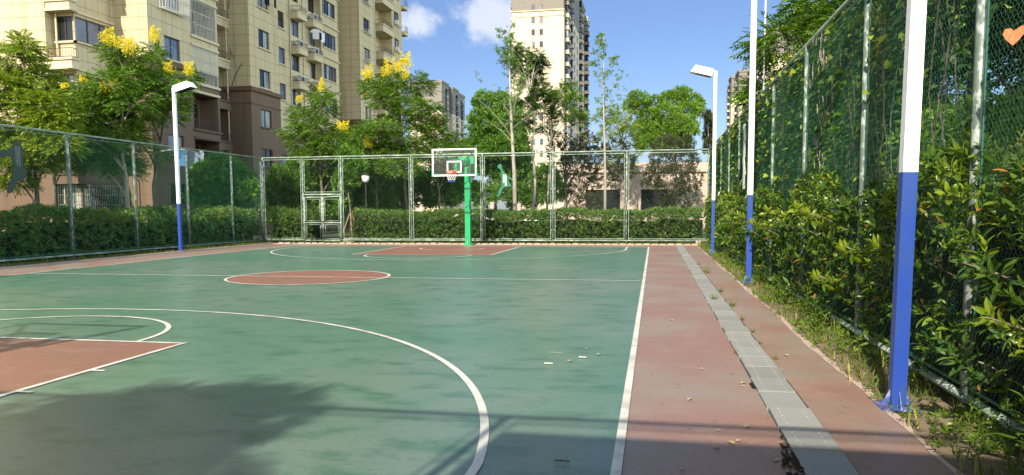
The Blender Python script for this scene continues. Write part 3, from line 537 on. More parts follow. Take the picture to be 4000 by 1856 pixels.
# far fence with the gate in its second bay
FX = [-10.6, -8.56, -6.64, -3.23, .13, 3.31, 6.53, 9.97]
far = fence('chain_link_fence', (-10.6, 17.2), (9.97, 17.2), [x+10.6 for x in FX], 'chain-link fence with peeling green posts across the far end of the court behind the hoop', skip=(1,))
RY = [-16.4+i*3.11 for i in range(11)]+[17.15]
RY = [-16.4, -13.1, -9.93, -6.93, -3.58, -.38, 2.75, 5.6, 8.4, 11.2, 14.2, 17.15]
right = fence('chain_link_fence', (10.0, -16.4), (10.0, 17.15), [y+16.4 for y in RY], 'tall green chain-link fence overgrown with climbers beside the blue and white poles', zig=(-1, 20), wire='wire_green')
LY = [-16.4, -13.3, -10.2, -7.1, -4.0, -.95, 2.1, 5.18, 8.27, 11.38, 14.6, 17.15]
left = fence('chain_link_fence', (-10.65, -16.4), (-10.65, 17.15), [y+16.4 for y in LY], 'shaded chain-link fence in front of the brown and cream apartment block', wire='wire_green')
near = fence('chain_link_fence', (-10.6, -16.45), (9.95, -16.45), [0, 3.3, 6.6, 9.9, 13.2, 16.35, 20.5], 'chain-link fence that throws its shadow over the near end of the court', wire='wire_green')
# gate
gt = empty('gate', (-8.56, 17.2, 0), 'double-leaf wire gate with peeling frames set in the far fence', 'gate')
mb = MB(); mb.tube([(0, 0, 2.25), (1.92, 0, 2.25)], .04, 10); mb.build('lintel', 'fence_rail', gt, True)
for k, (a, b) in enumerate(((.06, .93), (1.0, 1.86))):
    tilt = .0 if k == 0 else .05
    mb = MB()
    for (p, q) in (((a, .1), (b, .1)), ((a, 2.12), (b, 2.12+tilt)), ((a, .1), (a, 2.12)), ((b, .1), (b, 2.12+tilt)), ((a, .93), (b, .93))):
        mb.tube([(p[0], 0, p[1]), (q[0], 0, q[1])], .032, 8)
    for (z0, z1) in ((.18, .85), (1.01, 2.04)):
        for (u0, u1, q0, q1) in ((a+.08, b-.08, z1-.02, z1), (a+.08, b-.08, z0, z0+.02), (a+.08, a+.1, z0, z1), (b-.1, b-.08, z0, z1)): mb.box(u0, u1, -.012, .012, q0, q1)
    lf = mb.build('gate_leaf', 'fence_rail', gt, True)
    mb = MB()
    for (z0, z1) in ((.18, .85), (1.01, 2.04)):
        mb.grid(link_wires(b-a-.18, z1-z0)+np.array([a+.09, 0, z0]), PF)
    mb.build('wire_mesh', 'wire_grey', lf)
mb = MB(); mb.box(.9, 1.05, -.05, -.03, .98, 1.02); mb.box(.95, 1.0, -.07, -.05, .93, 1.0); mb.build('latch', 'rust', gt)

# ------------------------------------------------------------------ floodlight poles
def light_pole(x, y, H, head, lean, label, hrot=0, split=1.785, s=.052):
    r = empty('floodlight_pole', (x, y, 0), label, 'light pole', 'blue and white floodlight poles round the court')
    r.rotation_euler = (0, math.radians(lean), 0)
    mb = MB(); mb.box(-s, s, -s, s, .012, split); mb.build('lower_pole', 'pole_blue', r)
    mb = MB(); mb.box(-s, s, -s, s, split, H); mb.build('upper_pole', 'pole_white', r)
    mb = MB(); mb.box(-.135, .135, -.135, .135, 0, .012)
    for a in range(4):
        c, s_ = round(math.cos(a*math.pi/2)), round(math.sin(a*math.pi/2)); n = (-s_, c)
        o = [(s, 0), (s+.07, 0), (s+.055, .02), (s+.004, .12), (s, .12)]
        mb.prism([(q[0], q[1]+.012) for q in o], -.004, .004, 0, lambda u, v, w_: (c*u+n[0]*w_, s_*u+n[1]*w_, v))
    mb.build('base_plate', 'base_blue', r)
    for (bx, by) in ((-.105, -.105), (.105, -.105), (-.105, .105), (.105, .105)):
        mb = MB(); mb.tube([(bx, by, .012), (bx, by, .024)], .011, 6); mb.tube([(bx, by, .024), (bx, by, .045)], .006, 6); mb.build('bolt', 'rust', r)
    hd = head  # +1: head reaches toward +X, -1 toward -X
    mb = MB(); mb.box(min(0, hd*.16), max(0, hd*.16), -.02, .02, H-.12, H-.06)
    arm = mb.build('arm', 'pole_white', r)
    lb = MB(); t = math.radians(15)
    def rot(u, v, wd): return (hd*(.13+u*math.cos(t)-v*math.sin(t)), wd, H-.19+u*math.sin(t)+v*math.cos(t))
    o = [(0, 0), (.70, 0), (.62, .20), (.12, .25), (0, .20)] if hd < 0 else [(0, 0), (.72, 0), (.60, .27), (0, .22)]
    o = [(0, 0), (.70, 0), (.60, .24), (0, .24)]
    lb.prism(o, -.2, .2, 0, rot); head_o = lb.build('lamp_housing', 'pole_white', r)
    gb = MB(); gb.prism([(.03, -.006), (.67, -.006), (.67, -.001), (.03, -.001)], -.17, .17, 0, rot); gb.build('lamp_glass', 'glass_dark', head_o)
    return r
light_pole(9.56, -9.83, 6.0, -1, .7, 'white and blue square pole standing closest to the viewer at the weedy edge')
light_pole(9.62, -.05, 6.0, -1, 0, 'middle blue and white pole of the row beside the overgrown fence')
light_pole(9.66, 10.1, 6.02, -1, 0, 'distant blue and white pole whose tilted lamp box shows against the sky')
light_pole(-9.43, 9.0, 5.97, 1, -.1, 'blue and white floodlight pole with chipped paint in front of the apartment block')
light_pole(-9.43, -9.8, 5.97, 1, 0, 'blue and white floodlight pole beside the near key of the court')
# slender pale mast seen just past the middle pole
ms = MB(); ms.tube([(10.45, 4.6, 0), (10.47, 4.6, 9.5)], .022, 8); tag(ms.build('slender_mast', 'cable_white', None, True, loc=(10.45, 4.6, 0)), 'slender pale metal mast rising behind the fence next to the middle pole', 'mast')

# ------------------------------------------------------------------ hoops
def hoop(x, y, rz, label, bx=0.):
    r = empty('basketball_hoop', (x, y, 0), label, 'basketball hoop', 'green basketball stands', rz)
    # local: board faces -Y, pole at origin; board plane 2.3 m in front
    F = -2.30
    mb = MB(); mb.box(-.115, .115, -.115, .115, .02, 3.05); mb.build('pole', 'hoop_green', r)
    mb = MB(); mb.box(-.2, .2, -.2, .2, 0, .02)
    for a in range(4):
        c, s_ = round(math.cos(a*math.pi/2)), round(math.sin(a*math.pi/2)); n = (-s_, c)
        mb.prism([(.115, .02), (.19, .02), (.115, .2)], -.006, .006, 0, lambda u, v, w_: (c*u+n[0]*w_, s_*u+n[1]*w_, v))
    mb.build('base_plate', 'hoop_green', r)
    mb = MB(); mb.prism([(-.12, 3.051), (.14, 3.051), (.14, 3.70), (-.5, 3.70), (-.5, 3.55), (-.12, 3.30)], -.10, .10, 0, lambda u, v, w_: (w_, -.0+u, v)); mb.box(-.36, .30, -.13, -.10, 3.42, 3.72); mb.build('head_plate', 'hoop_green', r)
    mb = MB(); mb.box(-.075, .075, F+.35, -.5, 3.36, 3.52); mb.box(-.12, .12, F+.06, F+.35, 3.0, 3.06); mb.prism([(F+.35, 3.0), (F+.35, 3.5), (F+.9, 3.36)], -.05, .05, 0, lambda u, v, w_: (w_, u, v)); mb.build('arm', 'hoop_green', r)
    x0, x1, z0, z1 = bx-.9, bx+.9, 2.83, 3.90; t = .055
    bd = MB(); bd.box(x0, x1, F, F+.03, z1-t, z1); bd.box(x0, x1, F, F+.03, z0, z0+t); bd.box(x0, x0+t, F, F+.03, z0+t, z1-t); bd.box(x1-t, x1, F, F+.03, z0+t, z1-t)
    b = bd.build('backboard', 'pole_white', r)
    pn = MB(); pn.box(x0+t, x1-t, F+.01, F+.02, z0+t, z1-t); gm = M.get('board_glass')
    if gm is None:
        gm = bpy.data.materials.new('board_glass'); gm.use_nodes = True; tt = gm.node_tree; pr = tt.nodes['Principled BSDF']; pr.inputs['Roughness'].default_value = .04; pr.inputs['Base Color'].default_value = (.9, .95, .93, 1)
        trn = N(tt, 'ShaderNodeBsdfTransparent'); trn.inputs[0].default_value = (.93, .97, .95, 1); mxs = N(tt, 'ShaderNodeMixShader'); mxs.inputs[0].default_value = .018
        tt.links.new(trn.outputs[0], mxs.inputs[1]); tt.links.new(pr.outputs[0], mxs.inputs[2]); tt.links.new(mxs.outputs[0], tt.nodes['Material Output'].inputs['Surface']); MATS['board_glass'] = gm
    pn.build('glass', 'board_glass', b)
    sq = MB(); a0, a1, c0, c1 = bx-.295, bx+.295, 2.97, 3.42
    for q in ((a0, a1, c1-.05, c1), (a0, a1, c0, c0+.05), (a0, a0+.05, c0+.05, c1-.05), (a1-.05, a1, c0+.05, c1-.05)): sq.box(q[0], q[1], F+.002, F+.009, q[2], q[3])
    sq.build('target_square', 'pole_white', b)
    for s_ in (-1, 1):
        gd = MB(); gd.box(bx+s_*.905-.02, bx+s_*.905+.02, F-.012, F+.05, z0-.02, z0+.30); gd.build('corner_guard', 'hoop_green', b)
        st = MB(); st.tube([(bx+s_*.82, F+.05, 3.80), (0, F+1.25, 3.42)], .018, 6); st.tube([(bx+s_*.82, F+.05, 2.9), (s_*.1, F+.4, 2.93)], .016, 6); st.build('strut', 'hoop_green', r)
    R_ = .228; ry = F-.15-R_; rz_ = 3.0
    rm = MB(); ring = [(bx+R_*math.cos(a), ry+R_*math.sin(a), rz_) for a in np.linspace(0, 2*math.pi, 33)]; rm.tube(ring, .011, 6, caps=False)
    rm.box(bx-.06, bx+.06, F-.15, F-.001, rz_-.015, rz_+.0); rm.box(bx-.06, bx+.06, F-.012, F-.001, rz_-.07, rz_+.01); rim = rm.build('rim', 'orange_rim', r, True)
    nb = MB(); K = 12
    for sg in (-1, 1):
        for k in range(K):
            pts = []
            for j in range(7):
                tt = j/6; rad = R_*(1-.46*tt**.8); a = 2*math.pi*(k+sg*j*.5)/K; pts.append((bx+rad*math.cos(a), ry+rad*math.sin(a), rz_-.42*tt))
            nb.tube(pts[:3], .006, 4, 2, False); nb.tube(pts[2:6], .006, 4, 0, False); nb.tube(pts[5:], .008, 4, 1, False)
    nb.build('net', ['net_white', 'net_blue', 'net_red'], rim)
    return r
hoop(-.06, 15.2, 0, 'green basketball stand with a glass backboard at the far end of the court', .03)
hoop(-.1, -15.1, math.pi, 'green basketball stand at the near end whose shadow falls in the free throw circle', .55)
# unseen dark panel added at the near fence to cast the block of shade at the bottom of the picture
tb = MB(); tb.box(5.85, 9.9, -16.52, -16.50, .3, 3.78); tag(tb.build('shade_panel', 'panel_dark', None, loc=(7.8, -16.5, 0)), 'unseen dark panel added on the near fence to cast the block of shade', 'shade_panel')
# ------------------------------------------------------------------ buildings
class Plane:
    def __init__(s, ax, c): s.ax, s.c = ax, c
    def __call__(s, u, z, d):
        if s.ax == 'x+': return (s.c+d, u, z)
        if s.ax == 'x-': return (s.c-d, u, z)
        return (u, s.c-d, z)
def pbox(mb, pl, u0, u1, z0, z1, d0, d1, mi=0):
    a, b = pl(u0, z0, d0), pl(u1, z1, d1); lo = np.minimum(a, b); hi = np.maximum(a, b); mb.box(lo[0], hi[0], lo[1], hi[1], lo[2], hi[2], mi)
def wall(mb, pl, u0, u1, z0, z1, holes, depth=.22, mi=0):
    """wall face with openings and their reveals"""
    us = sorted({u0, u1, *[q for h in holes for q in h[:2] if u0 <= q <= u1]}); zs = sorted({z0, z1, *[q for h in holes for q in h[2:4] if z0 <= q <= z1]})
    for i in range(len(us)-1):
        for j in range(len(zs)-1):
            a, b, c, d = us[i], us[i+1], zs[j], zs[j+1]; cu_, cz = (a+b)/2, (c+d)/2
            if any(h[0] < cu_ < h[1] and h[2] < cz < h[3] for h in holes): continue
            mb.add([pl(a, c, 0), pl(b, c, 0), pl(b, d, 0), pl(a, d, 0)], [(0, 1, 2, 3)], mi)
    for (a, b, c, d) in holes:
        for q in (((a, c), (b, c)), ((b, c), (b, d)), ((b, d), (a, d)), ((a, d), (a, c))):
            mb.add([pl(*q[0], 0), pl(*q[1], 0), pl(*q[1], -depth), pl(*q[0], -depth)], [(0, 1, 2, 3)], mi)
wr = random.Random(17)
def window(par, pl, a, b, c, d, panes=2, depth=.13, frame='frame_dark', glass=None, sill=None, fw=.055):
    mb = MB(); e = .004
    for q in ((a+e, a+fw, c+e, d-e), (b-fw, b-e, c+e, d-e), (a+fw, b-fw, c+e, c+fw), (a+fw, b-fw, d-fw, d-e)): pbox(mb, pl, *q, -depth-.06, -depth)
    st = (b-a-2*fw)/panes
    for k in range(1, panes): x = a+fw+k*st; pbox(mb, pl, x-fw*.5, x+fw*.5, c+fw, d-fw, -depth-.05, -depth+.01)
    o = mb.build('window', frame, par)
    for k in range(panes):
        g_ = glass or wr.choice(['glass_dark', 'curtain_glass', 'curtain_glass', 'glass_dark', 'glass_dark', 'curtain_glass', 'blue_glass']); gb = MB(); x0 = a+fw+k*st+(fw*.5 if k else 0); x1 = a+fw+(k+1)*st-(fw*.5 if k < panes-1 else 0)
        pbox(gb, pl, x0, x1, c+fw, d-fw, -depth-.045, -depth-.03); gb.build('pane', g_, o)
    if sill:
        sb = MB(); pbox(sb, pl, a-.08, b+.12, c-.10, c-.001, .001, .09); sb.build('sill', sill, o)
    return o
def railing(par, runs, z0, z1, m='dark_metal', step=.14, r=.012):
    """runs: list of ((x,y),(x,y))"""
    mb = MB()
    for (p, q) in runs:
        p = np.array(p); q = np.array(q); L_ = np.linalg.norm(q-p); n = max(1, int(L_/step))
        for zz in (z0+.04, z1): mb.tube([(*p, zz), (*q, zz)], r*1.5, 4, 0, False)
        for k in range(n+1): s = p+(q-p)*k/n; mb.tube([(*s, z0), (*s, z1)], r, 4, 0, False)
    return mb.build('railing', m, par)
def cage(par, pl, a, b, c, d, dp, m='galv', step=.14, floor=True):
    mb = MB()
    def bar(p, q, r=.010): mb.tube([p, q], r*1.5, 4, 0, False)
    n = int((b-a)/step)
    for k in range(n+1):
        u = a+(b-a)*k/n; bar(pl(u, c, dp), pl(u, d, dp), .009)
        bar(pl(u, c, .005), pl(u, c, dp), .007); bar(pl(u, d, .005), pl(u, d, dp), .007)
    for zz in np.linspace(c, d, 4): bar(pl(a, zz, dp), pl(b, zz, dp), .012)
    m_ = max(2, int(dp/step))
    for k in range(m_+1):
        w_ = dp*k/m_
        for u in (a, b): bar(pl(u, c, w_), pl(u, d, w_), .008)
    for u in (a, b):
        for zz in np.linspace(c, d, 4): bar(pl(u, zz, .005), pl(u, zz, dp), .010)
    return mb.build('window_cage', m, par)
def col_at(z): return ('cream_wall', 'cream_trim') if z > 10.15 else ('brown_wall', 'brown_trim')
HB_ = 33.5
bA = empty('apartment_building', (-24, 22, 0), 'cream apartment block with brown lower storeys, caged windows and small balconies beside the court', 'building'); OFF = np.array([-24, 22, 0.])
class Sub:
    """builds meshes given in world metres under a root that stands elsewhere"""
    def __init__(s, root, off): s.root, s.off = root, off
_build = MB.build
def build_off(self, name, mats, parent=None, smooth=False, loc=None):
    if parent is not None and OFFSETS.get(parent.name) is not None:
        off = OFFSETS[parent.name]; o = _build(self, name, mats, parent, smooth, None)
        o.data.transform(Matrix.Translation(-Vector(off))); OFFSETS[o.name] = off; return o
    return _build(self, name, mats, parent, smooth, loc)
OFFSETS = {}
MB.build = build_off
OFFSETS[bA.name] = OFF
XA, XR, XB0 = -19.9, -21.4, -22.0
def splitwall(name, pl, u0, u1, holes, zsplit=10.1, depth=.22, ztop=HB_):
    mb = MB(); wall(mb, pl, u0, u1, -.15, zsplit, [h for h in holes if h[2] < zsplit], depth); mb.build(name, 'brown_wall', bA)
    mb = MB(); wall(mb, pl, u0, u1, zsplit, ztop, [h for h in holes if h[2] >= zsplit], depth); mb.build(name, 'cream_wall', bA)
def band(pl, u0, u1, z0, z1, d, m, name='cornice', ends=.0):
    mb = MB(); pbox(mb, pl, u0-ends, u1+ends, z0, z1, .003, d); return mb.build(name, m, bA)
KS = range(0, 11)
# --- wall A, facing the court
pA = Plane('x+', XA); wz = [(1.88+2.8*k, 3.14+2.8*k) for k in KS]
holes = [(23.48, 24.95, a, b) for a, b in wz]; log = [(26.05, 28.68, 3.75+2.8*k, 5.9+2.8*k) for k in range(-1, 10)]
log = [(a, b, max(c, .9), d) for a, b, c, d in log]
splitwall('facade_wall', pA, 22.07, 28.9, holes+log, depth=.2)
for i, h_ in enumerate(holes): window(bA, pA, *h_, 2, .10, sill='brown_trim' if h_[2] < 10 else 'cream_trim', glass='blue_glass' if i == 3 else None)
for i, (a, b, c, d) in enumerate(log):
    t_ = 'cream_trim' if c > 8.9 else 'brown_trim'; wm = 'cream_wall' if c > 8.9 else 'brown_wall'
    mb = MB(); X2 = XA-1.3
    mb.add([(XA-.2, a, c), (X2, a, c), (X2, a, d), (XA-.2, a, d)], [(0, 1, 2, 3)]); mb.add([(XA-.2, b, c), (X2, b, c), (X2, b, d), (XA-.2, b, d)], [(0, 1, 2, 3)])
    mb.add([(XA-.2, a, c), (XA-.2, b, c), (X2, b, c), (X2, a, c)], [(0, 1, 2, 3)]); mb.add([(XA-.2, a, d), (XA-.2, b, d), (X2, b, d), (X2, a, d)], [(0, 1, 2, 3)])
    pL = Plane('x+', X2); hh = [(a+.15, a+1.0, c+.55, d-.15), (a+1.75, a+2.45, c+.02, d-.25)]; wall(mb, pL, a, b, c, d, hh, .1); mb.build('loggia', wm, bA)
    window(bA, pL, *hh[0], 2, .06); window(bA, pL, *hh[1], 1, .06, glass='glass_dark')
    mb = MB(); pbox(mb, pA, a-.06, b+.18, c-.62, c-.48, .004, .10); pbox(mb, pA, a-.1, b+.22, c-.14, c-.002, .004, .12); mb.build('ledge', t_, bA)
    if i in (3, 4, 5, 6): cage(bA, pA, a+.02, b-.02, c+.02, d-.05, .10)
    else: railing(bA, [((XA+.02, a+.05), (XA+.02, b-.05))], c, c+.62, 'rail_maroon', .13)
cage(bA, pA, 22.95, 25.25, 12.95, 14.9, .55)
band(pA, 22.07-.16, 26.3, 9.84, 10.12, .16, 'brown_trim'); 
# ground floor cage by the hedge (yellow pipe beside it)
# --- lit face between block 0 and A, facing the viewer
pY = Plane('y-', 22.07); splitwall('facade_wall', pY, XB0, XA, [])
band(pY, XB0, XA+.16, 9.84, 10.12, .16, 'brown_trim')
# --- block 0: main front, recess and corner bay
p0 = Plane('y-', 18.5); splitwall('facade_wall', p0, -38, -23.2, [(-35+4.5*q, -33.4+4.5*q, a, b) for q in range(1) for a, b in wz], 5.9)
for a, b in wz: window(bA, p0, -35, -33.4, a, b, 2, .10, sill='cream_trim')
mb = MB(); pr = Plane('x+', -23.2); wall(mb, pr, 18.5, 19.1, -.15, 5.9, []); mb.build('return_wall', 'brown_wall', bA)
mb = MB(); wall(mb, pr, 18.5, 19.1, 5.9, HB_, []); mb.build('return_wall', 'cream_wall', bA)
lv = [8.86+2.95*k for k in range(-3, 8)]        # underside of each overhang
pF, pS = Plane('y-', 19.1), Plane('x+', XB0)
fh = [(-23.12, XB0-.02, z+1.54, z+2.80) for z in lv]; sh = [(19.12, 22.0, z+1.54, z+2.80) for z in lv]
for (pl, u0, u1, hh) in ((pF, -23.2, XB0, fh), (pS, 19.1, 22.07, sh)):
    mb = MB(); wall(mb, pl, u0, u1, -.15, 5.91, [h for h in hh if h[2] < 5.8], .12); mb.build('bay_wall', 'brown_wall', bA)
    mb = MB(); wall(mb, pl, u0, u1, 5.91, HB_, [h for h in hh if h[2] > 5.8], .12); mb.build('bay_wall', 'cream_wall', bA)
for i, z in enumerate(lv):
    t_, wm = ('cream_trim', 'cream_wall') if z > 5.8 else ('brown_trim', 'brown_wall')
    window(bA, pF, *fh[i], 2, .05, fw=.07, glass='glass_dark' if i % 2 else 'curtain_glass'); window(bA, pS, *sh[i], 3, .05, fw=.07, glass='blue_glass' if i == 3 else None)
    mb = MB(); mb.box(-23.19, -21.72, 18.5, 19.09, z, z+.12); mb.box(-23.19, -21.80, 18.56, 19.09, z+.12, z+.46); mb.box(-23.19, -21.72, 18.48, 19.09, z+.46, z+.58); mb.build('balcony_slab', t_, bA)
    mb = MB(); mb.box(XB0+.003, XB0+.14, 18.98, 22.0, z+1.42, z+1.52); mb.box(-23.19, XB0+.14, 18.98, 19.095, z+1.42, z+1.52); mb.box(XB0+.003, XB0+.10, 19.1, 22.02, z, z+.12); mb.build('ledge', t_, bA)
    railing(bA, [((-23.1, 18.52), (-21.76, 18.52)), ((-21.76, 18.52), (-21.76, 19.0))], z+.58, z+1.05, 'rail_maroon', .15)
mb = MB(); mb.tube([(-22.95, 18.95, 0), (-22.95, 18.95, HB_)], .05, 8); mb.build('drain_pipe', 'cream_trim', bA)
# --- loggias between A and B
pR2 = Plane('x+', XR-1.0)
hh = [(29.6, 30.7, 3.75+2.8*k+.3, 5.7+2.8*k) for k in range(-1, 10)]; hh = [(a, b, max(c, 1.0), d) for a, b, c, d in hh]
splitwall('recess_wall', pR2, 28.9, 32.8, hh)
for h_ in hh: window(bA, pR2, *h_, 2, .08)
mb = MB(); wall(mb, Plane('x+', XR), 28.9, 29.1, -.15, HB_, []); 
mb.add([(XA, 28.9, -.15), (XR-1, 28.9, -.15), (XR-1, 28.9, HB_), (XA, 28.9, HB_)], [(0, 1, 2, 3)]); mb.build('return_wall', 'cream_wall', bA)
for k in range(-1, 10):
    z = 3.5+2.8*k
    if z < .6: continue
    t_, wm = ('cream_trim', 'cream_wall') if z > 11 else ('brown_trim', 'brown_wall')
    mb = MB(); mb.box(XR-.98, XR, 28.93, 32.78, z-.62, z-.12); mb.build('balcony_slab', wm, bA); mb = MB(); mb.box(XR-.98, XR+.08, 28.93, 32.78, z-.12, z); mb.build('ledge', t_, bA)
    railing(bA, [((XR, 28.95), (XR, 32.76))], z, z+.5, 'dark_metal', .13)
mb = MB(); mb.tube([(XR-.1, 32.55, 0), (XR-.1, 32.55, HB_)], .05, 8); mb.build('drain_pipe', 'cream_trim', bA)
# --- block B
pBy = Plane('y-', 32.8); splitwall('facade_wall', pBy, XR-1.0, XA, [])
holes = [(34.07, 35.6, a, b) for a, b in wz]; splitwall('facade_wall', pA, 32.8, 37.0, holes)
for h_ in holes: window(bA, pA, *h_, 2, .10, sill='brown_trim' if h_[2] < 10 else 'cream_trim')
band(pBy, XR-.9, XA+.16, 9.84, 10.12, .16, 'brown_trim'); band(pA, 32.8, 37.16, 9.84, 10.12, .16, 'brown_trim'); band(pA, 32.8, 37.05, 8.95, 9.05, .05, 'brown_trim'); band(pBy, XR-.9, XA+.05, 8.95, 9.05, .05, 'brown_trim')
mb = MB(); mb.add([(XA, 37.0, -.15), (XR, 37.0, -.15), (XR, 37.0, HB_), (XA, 37.0, HB_)], [(0, 1, 2, 3)]); mb.build('return_wall', 'cream_wall', bA)
# --- recessed facade C..F
pR = Plane('x+', XR)
hC = [(39.85, 40.85, a, b) for a, b in wz]; hD = [(41.95, 43.35, a-.15, b) for a, b in wz]; hE = [(45.25, 46.5, a-.25, b) for a, b in wz]
splitwall('facade_wall', pR, 37.0, 50.2, hC+hD+hE, 7.5)
for i in KS:
    window(bA, pR, *hC[i], 1, .10, sill='cream_trim'); window(bA, pR, *hD[i], 2, .10); window(bA, pR, *hE[i], 2, .10)
band(pR, 37.0, 50.2, 7.3, 7.5, .12, 'brown_trim')
mb = MB(); mb.tube([(XR+.06, 41.7, 0), (XR+.06, 41.7, HB_)], .05, 8); mb.tube([(XR+.06, 44.0, 0), (XR+.06, 44.0, HB_)], .05, 8); mb.build('drain_pipe', 'cream_trim', bA)
for k in range(0, 10):
    z = 2.96+2.8*k
    t_ = 'cream_trim' if z > 7.4 else 'brown_trim'
    for (a, b, dp) in ((41.75, 43.2, .85), (44.6, 46.1, .85)):
        mb = MB(); mb.prism([(XR+.002, a), (XR+dp-.12, a), (XR+dp, a+.12), (XR+dp, b), (XR+.002, b)], z, z+.50); mb.build('balcony_slab', t_, bA)
        mb = MB(); mb.prism([(XR+.003, a-.05), (XR+dp-.1, a-.05), (XR+dp+.06, a+.1), (XR+dp+.06, b+.05), (XR+.003, b+.05)], z+.50, z+.60); mb.build('ledge', t_, bA)
        railing(bA, [((XR+.05, a), (XR+dp-.08, a)), ((XR+dp-.08, a), (XR+dp, a+.12)), ((XR+dp, a+.12), (XR+dp, b))], z+.6, z+.98, 'dark_metal', .13, .014)
def air_con(x, y0, z):
    mb = MB(); mb.box(x-.30, x, y0, y0+.80, z, z+.55); o = mb.build('air_conditioner', 'ac_white', bA)
    fb = MB(); fb.tube([(x, y0+.30, z+.28), (x+.012, y0+.30, z+.28)], .21, 14); fb.build('fan_grille', 'dark_metal', o)
for k, y in ((1, 42.2), (3, 42.3), (4, 42.2), (2, 45.0), (3, 45.1), (5, 44.9), (6, 42.2), (4, 45.0)): air_con(XR+.66, y, 2.96+2.8*k+.61)
for k in (2, 4, 5): air_con(XR-.12, 30.6, 3.51+2.8*k)
XF = XR+.5; pFf = Plane('x+', XF); hF = [(46.95, 49.6, a-.05, b) for a, b in wz]
mb = MB(); wall(mb, pFf, 46.6, 50.2, -.15, 7.5, [h for h in hF if h[2] < 7.4]); mb.build('bay_wall', 'brown_wall', bA)
mb = MB(); wall(mb, pFf, 46.6, 50.2, 7.5, HB_, [h for h in hF if h[2] > 7.4]); mb.build('bay_wall', 'cream_wall', bA)
mb = MB(); wall(mb, Plane('y-', 46.6), XR, XF, -.15, HB_, []); mb.build('bay_wall', 'cream_wall', bA)
for i, h_ in enumerate(hF):
    window(bA, pFf, *h_, 4, .06, sill='cream_trim'); mb = MB(); pbox(mb, pFf, 46.6, 50.35, h_[2]-.3-.62, h_[2]-.22-.6, .003, .12); mb.build('ledge', 'cream_trim' if h_[2] > 7 else 'brown_trim', bA)
# --- gap with tiny balconies, then block G
splitwall('recess_wall', Plane('x+', -22.9), 50.2, 52.84, [(50.9, 52.0, a, b) for a, b in wz], 10.1)
mb = MB(); mb.add([(XF, 50.2, -.15), (-22.9, 50.2, -.15), (-22.9, 50.2, HB_), (XF, 50.2, HB_)], [(0, 1, 2, 3)]); mb.build('return_wall', 'cream_wall', bA)
for i, (a, b) in enumerate(wz):
    window(bA, Plane('x+', -22.9), 50.9, 52.0, a, b, 2, .1); mb = MB(); mb.box(-22.88, -21.5, 50.22, 51.2, a-1.1, a-.75); mb.build('balcony_slab', 'cream_trim', bA); railing(bA, [((-21.5, 50.25), (-21.5, 51.2)), ((-22.8, 51.2), (-21.5, 51.2))], a-.75, a-.3, 'dark_metal', .2)
pG = Plane('y-', 52.84); splitwall('facade_wall', pG, -22.9, XA, [])
hG = [(53.95, 55.5, a, b) for a, b in wz]; splitwall('facade_wall', pA, 52.84, 56.9, hG)
for h_ in hG: window(bA, pA, *h_, 2, .1, sill='cream_trim' if h_[2] > 10 else 'brown_trim')
band(pG, -22.9, XA+.16, 9.84, 10.12, .16, 'brown_trim'); band(pA, 52.84, 57.0, 9.84, 10.12, .16, 'brown_trim')
mb = MB(); mb.tube([(XA+.04, 56.85, 0), (XA+.04, 56.85, HB_)], .06, 8); mb.build('drain_pipe', 'cream_trim', bA)
pH = Plane('x+', -21.2); hH = [(58.6, 60.0, a-.5, b) for a, b in wz]; splitwall('recess_wall', pH, 56.9, 61.95, hH)
mb = MB(); mb.add([(XA, 56.9, -.15), (-21.2, 56.9, -.15), (-21.2, 56.9, HB_), (XA, 56.9, HB_)], [(0, 1, 2, 3)]); wall(mb, Plane('y-', 61.95), -21.2, XA, -.15, HB_, []); mb.build('return_wall', 'cream_wall', bA)
for i, (a, b) in enumerate(wz):
    window(bA, pH, *hH[i], 2, .1); mb = MB(); mb.box(-21.18, XA+.25, 58.7, 61.93, a-1.75, a-1.12); mb.build('balcony_slab', 'cream_trim' if a > 10 else 'brown_trim', bA)
    mb = MB(); mb.box(-21.18, XA+.33, 58.62, 61.93, a-1.12, a-1.0); mb.build('ledge', 'cream_trim' if a > 10 else 'brown_trim', bA); railing(bA, [((-21.1, 58.7), (XA+.25, 58.7)), ((XA+.25, 58.7), (XA+.25, 61.9))], a-1.0, a-.55, 'dark_metal', .15)
hI = [(62.75, 64.25, a, b) for a, b in wz]; splitwall('facade_wall', pA, 61.95, 65.2, hI)
for i, h_ in enumerate(hI):
    window(bA, pA, *h_, 2, .1, sill='cream_trim' if h_[2] > 10 else 'brown_trim')
    if i in (6, 7): mb = MB(); mb.box(XA+.1, XA+.45, 62.6, 62.95, h_[2]-.15, h_[2]+.25); mb.build('air_conditioner', 'ac_white', bA); railing(bA, [((XA+.4, 62.9), (XA+.4, 64.4)), ((XA+.02, 64.4), (XA+.4, 64.4))], h_[2]-.2, h_[2]+.05, 'galv', .2)
for i in (5, 6, 7): a, b = wz[i]; railing(bA, [((XA+.02, 53.9), (XA+.45, 53.9)), ((XA+.45, 53.9), (XA+.45, 55.6)), ((XA+.02, 55.6), (XA+.45, 55.6))], a-.18, a+.12, 'galv', .12)
for i in range(4, 9): z = 1.2+2.8*i; mb = MB(); mb.box(-20.6, XA+.35, 65.25, 66.4, z, z+.35); mb.build('balcony_slab', 'cream_trim', bA); railing(bA, [((XA+.32, 65.3), (XA+.32, 66.35))], z+.35, z+1.0, 'dark_metal', .15)
